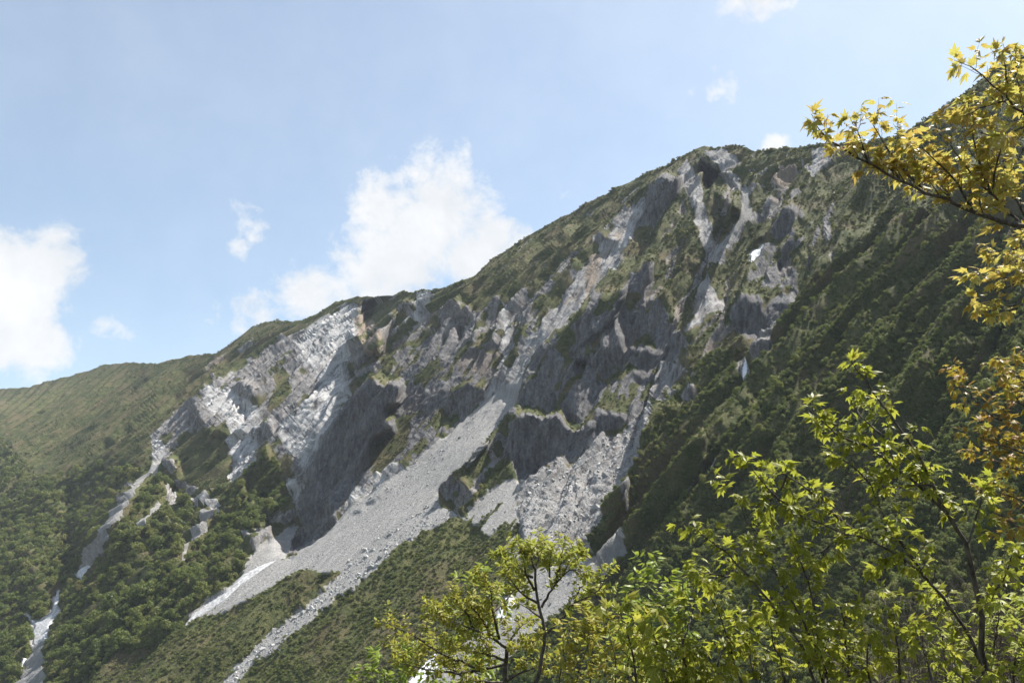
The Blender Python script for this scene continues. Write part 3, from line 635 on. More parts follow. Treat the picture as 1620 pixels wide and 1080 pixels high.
for k, nm in enumerate(('grassy_slope', 'rock_face', 'scree_slope')):
    f = quads[cl == k]; u, inv = np.unique(f, return_inverse=True)
    mesh_np(nm, PF.reshape(-1, 3)[u], inv.reshape(-1, 4), M_GROUND, mountain,
            attrs=[('cover', 'FLOAT_COLOR', 'POINT', covF.reshape(-1, 4)[u]), ('tint', 'FLOAT_COLOR', 'POINT', tinF.reshape(-1, 4)[u])], normals=NF.reshape(-1, 3)[u])
print('terrain', round(time.time() - T0, 1), len(quads))
# ------------------------------------------------------------------ foliage materials
def leaf_material(name, cols, transl=.4, noise_scale=.012, rough=.55, per_leaf=True, spec=.25):
    """cols: dark, mid, light base colours; tone varies by plant, by place on the slope and by leaf"""
    m = mat_new(name); b = NB(m)
    oi = b.n('ShaderNodeObjectInfo'); geo = b.n('ShaderNodeNewGeometry')
    pl = b.noise(oi.outputs['Location'], noise_scale, 3, .6)
    t = b.math('ADD', b.math('MULTIPLY', b.rng(pl, .3, .7), .4), b.math('MULTIPLY', oi.outputs['Random'], .45))
    if per_leaf: t = b.math('ADD', t, b.math('MULTIPLY', geo.outputs['Random Per Island'], .28))
    r = b.n('ShaderNodeValToRGB', {0: t}); e = r.color_ramp.elements
    e[0].position = .12; e[0].color = col(*cols[0]); e[1].position = .95; e[1].color = col(*cols[-1])
    for k, c_ in enumerate(cols[1:-1]):
        x = e.new(.12 + .83 * (k + 1) / (len(cols) - 1)); x.color = col(*c_)
    p = b.n('ShaderNodeBsdfPrincipled', {'Base Color': r.outputs[0], 'Roughness': rough}); p.inputs['Specular IOR Level'].default_value = spec
    tr = b.n('ShaderNodeBsdfTranslucent', {0: b.n('ShaderNodeMix', {0: .35, 6: r.outputs[0], 7: col(.30, .34, .04)}, data_type='RGBA').outputs[2]})
    mx = b.n('ShaderNodeMixShader', {0: transl, 1: p.outputs[0], 2: tr.outputs[0]})
    b.n('ShaderNodeOutputMaterial', {0: mx.outputs[0]})
    return m
def bark_material(name, c0, c1, scale=9):
    m = mat_new(name); b = NB(m); geo = b.n('ShaderNodeNewGeometry'); tc = b.n('ShaderNodeTexCoord')
    n = b.noise(b.n('ShaderNodeMapping', {0: tc.outputs['Object'], 3: (1, 1, .3)}).outputs[0], scale, 5, .65)
    bm_ = b.n('ShaderNodeBump', {'Strength': .6, 'Distance': .01, 'Height': n})
    p = b.n('ShaderNodeBsdfPrincipled', {'Base Color': b.mix(b.rng(n, .35, .65), col(*c0), col(*c1)), 'Roughness': .85, 'Normal': bm_.outputs[0]}); p.inputs['Specular IOR Level'].default_value = .2
    b.n('ShaderNodeOutputMaterial', {0: p.outputs[0]}); return m
M_WOOD = leaf_material('wood_foliage', [(.046, .066, .022), (.080, .112, .030), (.115, .150, .040), (.18, .20, .055), (.19, .165, .07)], .38)
M_SHRUB = leaf_material('shrub_foliage', [(.045, .062, .020), (.085, .100, .030), (.15, .15, .05)], .25, .02)
M_FAN = leaf_material('fan_foliage', [(.075, .095, .026), (.115, .135, .036), (.17, .17, .058)], .28, .03)
M_BARK = bark_material('bark', (.045, .036, .028), (.11, .095, .08))
# ------------------------------------------------------------------ plant shapes
def leaf_clump(rng, lobes, n, size):
    """small quads strewn over lumpy lobes; returns verts, faces"""
    L = np.array(lobes, float); w = L[:, 3] ** 2; k = rng.choice(len(L), n, p=w / w.sum())
    d = rng.normal(size=(n, 3)); d[:, 2] = d[:, 2] * .8 + .25; d /= np.linalg.norm(d, axis=1)[:, None]
    rad = L[k, 3] * (.72 + .34 * rng.random(n)); cpt = L[k, :3] + d * rad[:, None] * np.array([1, 1, .82])
    nrm = d + rng.normal(size=(n, 3)) * .45; nrm /= np.linalg.norm(nrm, axis=1)[:, None]
    t = np.cross(nrm, rng.normal(size=(n, 3))); t /= np.linalg.norm(t, axis=1)[:, None]; s = np.cross(nrm, t)
    a = size * (.6 + .8 * rng.random(n))[:, None]; bb = a * (.5 + .4 * rng.random(n))[:, None]
    V = np.stack([cpt - t * a, cpt + s * bb - nrm * a * .25, cpt + t * a, cpt - s * bb - nrm * a * .2], 1).reshape(-1, 3)
    F = np.arange(4 * n).reshape(-1, 4)
    return V, F
def make_mesh(name, V, F, m, smooth_=False):
    o = mesh_np(name, V, F, m, smooth_=smooth_); me = o.data; bpy.data.objects.remove(o); return me
RG = np.random.default_rng(11)
def tree_lobes(rng, w, h, n):
    out = [(0, 0, h * .55, w * .36)]
    for i in range(n):
        a = rng.random() * 6.28; z = h * (.30 + .62 * rng.random()); k = math.sqrt(max(.05, 1 - ((z / h - .5) / .56) ** 2)); r = w * .34 * k * (.5 + .6 * rng.random())
        out.append((math.cos(a) * r, math.sin(a) * r, z, w * (.13 + .13 * rng.random())))
    return out
TREES = []
for k in range(6):
    w, h = 1.0, RG.uniform(.95, 1.35)
    V, F = leaf_clump(RG, tree_lobes(RG, w, h, 11), 620, .055)
    TREES.append((make_mesh('tree_crown', V, F, M_WOOD), h))
SHRUBS = []; FANS = []
for k in range(5):
    lob = [(RG.uniform(-.3, .3), RG.uniform(-.3, .3), RG.uniform(.12, .34), RG.uniform(.18, .33)) for _ in range(6)]
    V, F = leaf_clump(RG, lob, 90, .10); SHRUBS.append(make_mesh('shrub', V, F, M_SHRUB)); FANS.append(make_mesh('shrub', V, F, M_FAN))
def tube(path, radii, sides=7, cap=True):
    P = np.array(path, float); n = len(P); T = np.gradient(P, axis=0); T /= np.linalg.norm(T, axis=1)[:, None] + 1e-12
    ref = np.array([.3, .5, .81]); A = np.cross(T, ref); A /= np.linalg.norm(A, axis=1)[:, None] + 1e-12; B = np.cross(T, A)
    an = np.arange(sides) * 2 * np.pi / sides; R = np.array(radii, float)[:, None, None]
    V = (P[:, None] + R * (np.cos(an)[None, :, None] * A[:, None] + np.sin(an)[None, :, None] * B[:, None])).reshape(-1, 3)
    i, j = np.meshgrid(np.arange(n - 1), np.arange(sides), indexing='ij'); q = i * sides + j; r = i * sides + (j + 1) % sides
    return V, np.stack([q, r, r + sides, q + sides], -1).reshape(-1, 4)
def join(parts):
    Vs = []; Fs = []; k = 0
    for V, F in parts: Vs.append(V); Fs.append(F + k); k += len(V)
    return np.concatenate(Vs), np.concatenate(Fs)
V, F = tube([(0, 0, -.15), (.01, 0, .15), (.03, .01, .4), (.02, .0, .7)], [.045, .036, .028, .012], 6)
TRUNK = make_mesh('tree_trunk', V, F, M_BARK, True)
# ------------------------------------------------------------------ spread the plants over the slopes
def scatter(n, box, seed):
    r = np.random.default_rng(seed); u = r.uniform(box[0], box[1], n); v = r.uniform(box[2], box[3], n)
    k = v > skyline(u) + .5; return u[k], v[k], r
def look(u, v, *F):
    it = surf(u, v); return [it(f) for f in F]
def protos(name, meshes):
    cc = bpy.data.collections.new(name)
    for k, me in enumerate(meshes):
        o = bpy.data.objects.new('%s_%02d' % (name, k), me); cc.objects.link(o)
    return cc
def instance_field(name, P, S, R, pick, cc, label, cat):
    me = bpy.data.meshes.new(name); me.vertices.add(len(P)); me.vertices.foreach_set('co', np.ascontiguousarray(P, np.float32).ravel())
    for nm, kind, d in (('size', 'FLOAT_VECTOR', S), ('turn', 'FLOAT_VECTOR', R)):
        at = me.attributes.new(nm, kind, 'POINT'); at.data.foreach_set('vector', np.ascontiguousarray(d, np.float32).ravel())
    at = me.attributes.new('pick', 'INT', 'POINT'); at.data.foreach_set('value', np.ascontiguousarray(pick, np.int32))
    o = bpy.data.objects.new(name, me); C.objects.link(o)
    g = bpy.data.node_groups.new(name, 'GeometryNodeTree'); g.interface.new_socket('Geometry', in_out='INPUT', socket_type='NodeSocketGeometry'); g.interface.new_socket('Geometry', in_out='OUTPUT', socket_type='NodeSocketGeometry')
    N = g.nodes; L = g.links; gi = N.new('NodeGroupInput'); go = N.new('NodeGroupOutput')
    ci = N.new('GeometryNodeCollectionInfo'); ci.inputs['Collection'].default_value = cc; ci.inputs['Separate Children'].default_value = True; ci.inputs['Reset Children'].default_value = True
    ip = N.new('GeometryNodeInstanceOnPoints'); ip.inputs['Pick Instance'].default_value = True
    def na(nm, t): x = N.new('GeometryNodeInputNamedAttribute'); x.data_type = t; x.inputs[0].default_value = nm; return x.outputs[0]
    L.new(gi.outputs[0], ip.inputs['Points']); L.new(ci.outputs[0], ip.inputs['Instance']); L.new(na('pick', 'INT'), ip.inputs['Instance Index'])
    er = N.new('FunctionNodeEulerToRotation'); L.new(na('turn', 'FLOAT_VECTOR'), er.inputs[0]); L.new(er.outputs[0], ip.inputs['Rotation']); L.new(na('size', 'FLOAT_VECTOR'), ip.inputs['Scale'])
    L.new(ip.outputs[0], go.inputs[0])
    md = o.modifiers.new('spread', 'NODES'); md.node_group = g
    return tag(o, label, cat, kind='stuff')
vegf = smooth(veg, 1)
# woods
u, v, r = scatter(130000, (-60, 1690, 120, 1190), 21)
p, vg, wd, fo, nn_ = look(u, v, PT, smooth(veg, 3), wood, forest, N0)
d = np.linalg.norm(p, axis=1)
left = u < 700
dens = fbm(p[:, 0] / 40, p[:, 2] / 40, 301, 3)
dia = np.where(left, np.clip(np.exp(r.normal(math.log(5.8), .42, len(u))), 2.4, 13), np.clip(np.exp(r.normal(math.log(2.4), .36, len(u))), 1.3, 6) * np.clip(1.25 - (d - 300) / 900, .6, 1.1)) * (1 + .25 * dens)
dia = np.where(fo > .5, 4.5, dia)
far_r = ~left & (d > 300)                                      # the ribs carry only low growth with a few taller trees
dia = np.where(far_r & (r.random(len(u)) > .10), np.exp(r.normal(math.log(1.7), .3, len(u))), dia)
high = np.clip((760 - v) / 80, 0, 1) * left
dia *= 1 - .35 * high
area = (1690 + 60) * (1190 - 120) / 130000.0
pw = area / (.50 * dia * 1260 / d) ** 2
tilt = np.degrees(np.arccos(np.clip(nn_[:, 2], -1, 1))); dia = np.where((tilt > 60) & ~left, dia * .55, dia); pw = area / (.50 * dia * 1260 / d) ** 2
hp = dia * 1260 / d
for k_ in (.35, .7, 1.0):
    v2, = look(u, v - hp * k_ * .85, smooth(veg, 3)); vg = np.minimum(vg, np.where(left, v2, 1)); v2, = look(u - hp * .4, v - hp * .4, smooth(veg, 3)); v3, = look(u + hp * .4, v - hp * .4, smooth(veg, 3)); vg = np.minimum(vg, np.where(left, np.minimum(v2, v3), 1))
ok = ((wd > .5) | (fo > .5)) & (vg > .8) & (r.random(len(u)) < pw * (1 + .5 * dens)) & (d > 120)
tp, tdia, td, tu, tv = p[ok], dia[ok], d[ok], u[ok], v[ok]
tht = tdia * r.uniform(.8, 1.15, len(tp)); trz = r.uniform(0, 6.28, len(tp)); tk = r.integers(0, len(TREES), len(tp))
tp = tp - np.array([0, 0, 1.0]) * (tdia * .12)[:, None]
inv_ = (tu > -5) & (tu < 1625) & (tv < 1090); scr = tdia / td
L_ = np.where(inv_ & (tu < 700))[0]; R_ = np.where(inv_ & (tu > 880) & (tv < 880) & (td > 240) & ((tu < 1480) | (tv < 560)))[0]
big = np.concatenate([L_[np.argsort(-scr[L_])][:190], R_[np.argsort(-scr[R_])][:110]]); rest = np.setdiff1d(np.arange(len(tp)), big)
cc_t = protos('far_tree', [m for m, h_ in TREES])
instance_field('wood', tp[rest], np.stack([tdia, tdia, tht], 1)[rest], np.stack([0 * trz, 0 * trz, trz], 1)[rest], tk[rest], cc_t, 'dark green broadleaf wood covering the lower mountain slopes', 'wood')
for i in big:
    x_, y_ = tu[i], tv[i]
    if x_ < 700:
        if x_ < 50: w_ = 'on the left bank of the forked valley snow bed'
        elif x_ < 125 and y_ > 900: w_ = 'just right of the forked valley snow bed'
        elif y_ < 900 and x_ < 130: w_ = 'in the shady gully left of the long scree tongue'
        elif y_ < 900 and x_ < 290: w_ = 'beside the lower end of the long left scree tongue'
        elif x_ >= 290 and y_ < 900: w_ = 'below the white rock amphitheatre'
        elif x_ >= 270: w_ = 'above the long thin snow tongue'
        elif y_ > 1000: w_ = 'at the bottom of the lower left wood'
        else: w_ = 'in the middle of the lower left wooded spur'
        lb = 'rounded leafy green tree ' + w_
    else:
        if x_ < 1080: w_ = 'on the dark rib beside the central debris field'
        elif y_ < 560: w_ = 'high on the shaded right-hand ribs'
        elif x_ < 1240: w_ = 'on the wooded rib right of the central gully'
        else: w_ = 'on the shaded slope behind the maple sapling'
        lb = 'small dark green tree ' + w_
    g_ = 'trees ' + w_
    e = tag(empty('broadleaf_tree', tuple(tp[i]), trz[i]), lb, 'tree', g_); e.scale = (tdia[i], tdia[i], tht[i])
    for nm, me in (('crown', TREES[tk[i]][0]), ('trunk', TRUNK)):
        o = bpy.data.objects.new(nm, me); C.objects.link(o); o.parent = e
print('trees', len(tp))
# low shrub and grass tufts on the upper slopes, and on the fans of scree below
u, v, r = scatter(150000, (-30, 1650, 60, 1120), 33)
p, vg, wd, sh, fo, br = look(u, v, PT, smooth(veg, 9), wood, shrub, forest, smooth(mixp, 2))
vg = vg + (r.random(len(u)) - .5) * np.where(br > .5, .25, .85)      # ragged margins: plants thin out onto the stones
sh = np.maximum(sh, (v > 800) & (u > 250) & (u < 850))
d = np.linalg.norm(p, axis=1); dens = fbm(p[:, 0] / 30, p[:, 2] / 30, 311, 3)
dia = np.where(sh > .5, r.uniform(1.6, 3.2, len(u)), np.exp(r.normal(math.log(2.1), .42, len(u))) * (1 + .8 * np.clip(dens, -.5, 1)))
area = 1680 * 1060 / 150000.0
pw = area / (.60 * dia * 1260 / d) ** 2
ok = (vg > .5) & (wd < .5) & (fo < .5) & (r.random(len(u)) < pw * (.75 + .9 * dens) * np.where(br > .5, .6, 1)) & (d > 100)
p, dia, sh = p[ok], dia[ok], sh[ok] > .5
su = r.uniform(-30, 1650, 2600); sp, = look(su, skyline(su) + r.uniform(.3, 5, 2600), PT); sk = fbm(su / 40, su * 0, 321, 3) > -.15     # bushes that break the crest line
sd = np.exp(r.normal(math.log(1.9), .45, 2600))[sk]; p = np.concatenate([p, sp[sk]]); dia = np.concatenate([dia, sd]); sh = np.concatenate([sh, np.zeros(sk.sum(), bool)])
n = len(p); rz = r.uniform(0, 6.28, n); pk = r.integers(0, 5, n); S = np.stack([dia, dia, dia * r.uniform(.7, 1.2, n)], 1); R = np.stack([0 * rz, 0 * rz, rz], 1)
instance_field('mountain_shrubs', p[~sh], S[~sh], R[~sh], pk[~sh], protos('low_shrub', SHRUBS), 'low olive green shrubs and grass covering the upper mountain slopes', 'shrubs')
instance_field('fan_shrubs', p[sh], S[sh], R[sh], pk[sh], protos('fan_shrub', FANS), 'light green low shrubs growing in strips over the scree fan', 'shrubs')
print('shrubs', n, round(time.time() - T0, 1))
# ------------------------------------------------------------------ snow left in the gullies
def snow_material(name, clean, dirt, lo):
    m = mat_new(name); b = NB(m); geo = b.n('ShaderNodeNewGeometry'); n = b.noise(geo.outputs['Position'], .5, 6, .65); n2 = b.noise(geo.outputs['Position'], 2.2, 4, .6)
    c = b.mix(b.rng(n, lo, lo + .22), col(*clean), col(*dirt)); c = b.mix(b.math('MULTIPLY', b.rng(n2, .62, .7), .6), c, col(.28, .27, .26))
    p = b.n('ShaderNodeBsdfPrincipled', {'Base Color': c, 'Roughness': .7, 'Normal': b.n('ShaderNodeBump', {'Strength': .5, 'Distance': .5, 'Height': n}).outputs[0]})
    b.n('ShaderNodeOutputMaterial', {0: p.outputs[0]}); return m
M_SNOW = snow_material('snow', (.78, .79, .81), (.46, .45, .44), .52); M_SNOW_D = snow_material('dirty_snow', (.55, .55, .555), (.27, .262, .25), .40)
def build_snow():
    for poly, label in SNOW:
        x = [p[0] for p in poly]; y = [p[1] for p in poly]
        w = max(x) - min(x); hh = max(y) - min(y); st = max(.35, min(w, hh) / 60)
        X, Y = np.meshgrid(np.arange(min(x) - 3, max(x) + 3, st), np.arange(min(y) - 3, max(y) + 3, st))
        WX_ = X + 1.0 * fbm(X / 4, Y / 4, 401, 3); WY_ = Y + 1.0 * fbm(X / 4, Y / 4, 411, 3)
        dd = seg_dist(WX_, WY_, poly + [poly[0]]); sg = np.where(inside(WX_, WY_, poly), dd, -dd)
        it = surf(X, Y); P = it(PT); Nn = it(Nd); d = np.linalg.norm(P, axis=-1) / 1260
        P = P + Nn * (np.clip(sg, -2.2, 2.5) * d * (1.1 if y[0] < 450 else .6) + .18 * fbm(X / 3, Y / 3, 421, 2) * d)[..., None]
        keep = sg > -2.2
        n, m = X.shape; i, j = np.meshgrid(np.arange(n - 1), np.arange(m - 1), indexing='ij'); q = i * m + j
        F = np.stack([q, q + m, q + m + 1, q + 1], -1); k = keep[:-1, :-1] & keep[1:, :-1] & keep[:-1, 1:] & keep[1:, 1:]
        F = F[k]; u_, inv = np.unique(F, return_inverse=True); Vv = P.reshape(-1, 3)[u_]; base = Vv.mean(0)
        o = mesh_np('snow_patch', Vv - base, inv.reshape(-1, 4), M_SNOW_D if max(x) < 460 else M_SNOW, loc=tuple(base)); tag(o, label, 'snow patch')
build_snow()
# ------------------------------------------------------------------ boulders on the scree and in the debris field
def stone_material():
    m = mat_new('stone'); b = NB(m); oi = b.n('ShaderNodeObjectInfo'); tc = b.n('ShaderNodeTexCoord'); n = b.noise(tc.outputs['Object'], 2.6, 5, .6)
    r = b.n('ShaderNodeValToRGB', {0: b.math('ADD', b.math('MULTIPLY', oi.outputs['Random'], .75), b.math('MULTIPLY', n, .3))}); e = r.color_ramp.elements
    e[0].position = .1; e[0].color = col(.20, .195, .19); e[1].position = 1; e[1].color = col(.50, .49, .475)
    p = b.n('ShaderNodeBsdfPrincipled', {'Base Color': r.outputs[0], 'Roughness': .9}); p.inputs['Specular IOR Level'].default_value = .15
    b.n('ShaderNodeOutputMaterial', {0: p.outputs[0]}); return m
M_STONE = stone_material()
def stone_mesh(seed):
    bm = bmesh.new(); r = random.Random(seed)
    pts = [Vector((r.uniform(-1, 1), r.uniform(-1, 1), r.uniform(-.7, .8))) for _ in range(15)]
    for p_ in pts: bm.verts.new(p_ * (.5 / max(.75, p_.length)))
    bmesh.ops.convex_hull(bm, input=bm.verts)
    for v_ in [v_ for v_ in bm.verts if not v_.link_faces]: bm.verts.remove(v_)
    me = bpy.data.meshes.new('stone'); bm.to_mesh(me); bm.free(); me.materials.append(M_STONE); return me
STONES = [stone_mesh(s) for s in range(8)]
def build_stones():
    u, v, r = scatter(90000, (180, 1060, 560, 1090), 55)
    p, sc_, db, ds_ = look(u, v, PT, smooth(scree, 2), debris, np.linalg.norm(PT, axis=-1))
    run = seg_dist(u, v, [(700,815),(600,880),(530,935),(480,965),(420,1020),(360,1085)]); sc_lo = (run < 26)
    run2 = seg_dist(u, v, [(560,815),(650,755),(760,670),(810,650)]) < 14
    size = np.exp(r.normal(math.log(.5), .6, len(u))); size = np.where(db > .5, size * 1.35, size); size = np.where(sc_lo, size * 1.7, size)
    keep = (db > .5) & (r.random(len(u)) < .8) | (sc_ > .6) & (r.random(len(u)) < np.where(sc_lo | run2, .5, .07))
    u, v, p, size, d, db, sl_o = u[keep], v[keep], p[keep], np.clip(size[keep], .3, 5.0), ds_[keep], db[keep], sc_lo[keep]
    n = len(u); rot = r.uniform(0, 6.28, (n, 3)); S = size[:, None] * r.uniform(.6, 1.2, (n, 3)); pk = r.integers(0, 8, n)
    vis = size / d; order = np.argsort(-vis); big = np.concatenate([order[db[order] > .5][:150], order[(db[order] < .5) & sl_o[order]][:80], order[(db[order] < .5) & ~sl_o[order]][:70]]); rest = np.setdiff1d(order, big)
    instance_field('stones', p[rest], S[rest], rot[rest], pk[rest], protos('loose_stone', STONES), 'loose grey stones strewn over the scree and debris', 'stones')
    for i in big:
        o = bpy.data.objects.new('boulder', STONES[pk[i]]); C.objects.link(o); o.location = p[i]; o.rotation_euler = rot[i]; o.scale = S[i]
        if db[i] > .5:
            w_ = 'upper' if v[i] < 730 else ('middle' if v[i] < 810 else 'lower'); tag(o, 'pale angular boulder in the %s debris field under the central cliff' % w_, 'boulder', 'boulders in the %s debris field' % w_)
        elif sl_o[i]: tag(o, 'grey boulder in the stony runnel across the green fan', 'boulder', 'boulders in the stony runnel')
        else: tag(o, 'grey boulder lying on the broad smooth scree slope', 'boulder', 'boulders on the scree slope')
    print('stones', n)
build_stones()
# ------------------------------------------------------------------ the near bank the viewer stands on
def zg(x, y): return -1.7 + .46 * np.minimum(x, 14) - .25 * y - .022 * np.clip(y - 10, 0, None) ** 2 - .012 * np.clip(-x - 2, 0, None) ** 2
def near_bank():
    X, Y = np.meshgrid(np.arange(-26, 30, .35), np.arange(-14, 34, .35)); Z = zg(X, Y) + .16 * fbm(X / 1.6, Y / 1.6, 501, 4) - .05
    n, m_ = X.shape; i, j = np.meshgrid(np.arange(n - 1), np.arange(m_ - 1), indexing='ij'); q = i * m_ + j
    m = mat_new('leaf_litter'); b = NB(m); geo = b.n('ShaderNodeNewGeometry'); a = b.noise(geo.outputs['Position'], 3, 6, .65); c2 = b.noise(geo.outputs['Position'], 26, 4, .6)
    c = b.mix(b.rng(a, .4, .62), col(.06, .045, .03), col(.05, .07, .022)); c = b.mix(b.math('MULTIPLY', b.rng(c2, .5, .7), .7), c, col(.15, .11, .07))
    p = b.n('ShaderNodeBsdfPrincipled', {'Base Color': c, 'Roughness': .95, 'Normal': b.n('ShaderNodeBump', {'Strength': .8, 'Distance': .06, 'Height': c2}).outputs[0]}); b.n('ShaderNodeOutputMaterial', {0: p.outputs[0]})
    o = mesh_np('hillside', np.stack([X, Y, Z], -1).reshape(-1, 3), np.stack([q, q + 1, q + m_ + 1, q + m_], -1).reshape(-1, 4), m); tag(o, 'near leafy bank in the foreground', 'hillside', kind='structure')
near_bank()
# ------------------------------------------------------------------ leaves
def maple_leaf(fold=.28, droop=.16, tw=0.0, lob=1.0):
    """seven-lobed blade, stalk end at the origin, pointing along +y, about 1 long"""
    pts = [(0, 0)]
    lobes = [(-118, .34 * lob), (-78, .52), (-40, .78), (0, 1.0), (40, .80 * lob), (78, .55), (118, .34)]
    c0 = np.array([0, .28])
    for k, (a, l) in enumerate(lobes):
        t = math.radians(a); dr = np.array([math.sin(t), math.cos(t)]); sd = np.array([dr[1], -dr[0]])
        tip = c0 + dr * l * .72; w_ = .10 * (l + .3)
        pts.append(tuple(c0 + dr * l * .36 - sd * w_)); pts.append(tuple(tip)); pts.append(tuple(c0 + dr * l * .36 + sd * w_))
        if k < 6:
            t2 = math.radians((a + lobes[k + 1][0]) / 2); pts.append((c0[0] + math.sin(t2) * .16, c0[1] + math.cos(t2) * .16))
    V = [(0, .28, .0)] + [(x, y, -fold * abs(x) - droop * max(0, y - .3) ** 1.5 * 2 + tw * x * y) for x, y in pts]
    n = len(pts); F = [(0, i, i + 1) for i in range(1, n)] + [(0, n, 1)]
    return np.array(V), np.array([(a, c, b) for a, b, c in F])
def oval_leaf():
    V = np.array([(0, 0, 0), (.2, .28, -.07), (.21, .58, -.09), (0, 1, -.10), (-.21, .58, -.09), (-.2, .28, -.07), (0, .45, .02)])
    F = np.array([(6, 0, 1), (6, 1, 2), (6, 2, 3), (6, 3, 4), (6, 4, 5), (6, 5, 0)]); return V, F
MAPLE = [maple_leaf(.28, .16), maple_leaf(.55, .35, .2), maple_leaf(.12, .5, -.35, .8), maple_leaf(-.2, .25, .3, .9)]; OVAL = [oval_leaf()]
M_LEAF_GOLD = leaf_material('golden_maple_leaf', [(.32, .15, .06), (.45, .27, .08), (.50, .39, .11), (.44, .41, .11), (.50, .48, .17)], .55, .6, .45)
M_LEAF_LIME = leaf_material('lime_maple_leaf', [(.13, .14, .02), (.22, .24, .03), (.31, .31, .045), (.42, .37, .07)], .58, .6, .42)
M_LEAF_OLIVE = leaf_material('olive_leaf', [(.30, .19, .05), (.32, .29, .05), (.34, .38, .07), (.45, .46, .12)], .45, .8, .5)
M_LEAF_RUST = leaf_material('rust_leaf', [(.28, .11, .03), (.35, .19, .04), (.36, .30, .05), (.28, .32, .05)], .45, .8, .5)
M_LEAF_GREEN = leaf_material('fresh_leaf', [(.08, .13, .02), (.13, .20, .025), (.19, .26, .035), (.28, .32, .05)], .45, .8, .45)
M_NBARK = bark_material('young_bark', (.035, .028, .024), (.13, .115, .10), 30)
def at(px, py, d): return np.array(ray(px, py)) * d
def resample(P, step):
    P = np.array(P, float); s = np.concatenate([[0], np.cumsum(np.linalg.norm(np.diff(P, axis=0), axis=1))]); n = max(3, int(s[-1] / step) + 1); t = np.linspace(0, s[-1], n)
    # smooth through the points
    Q = np.stack([np.interp(t, s, P[:, k]) for k in range(3)], 1)
    for _ in range(2): Q[1:-1] = (Q[:-2] + 2 * Q[1:-1] + Q[2:]) / 4
    return Q
def unit(v): return v / (np.linalg.norm(v) + 1e-12)
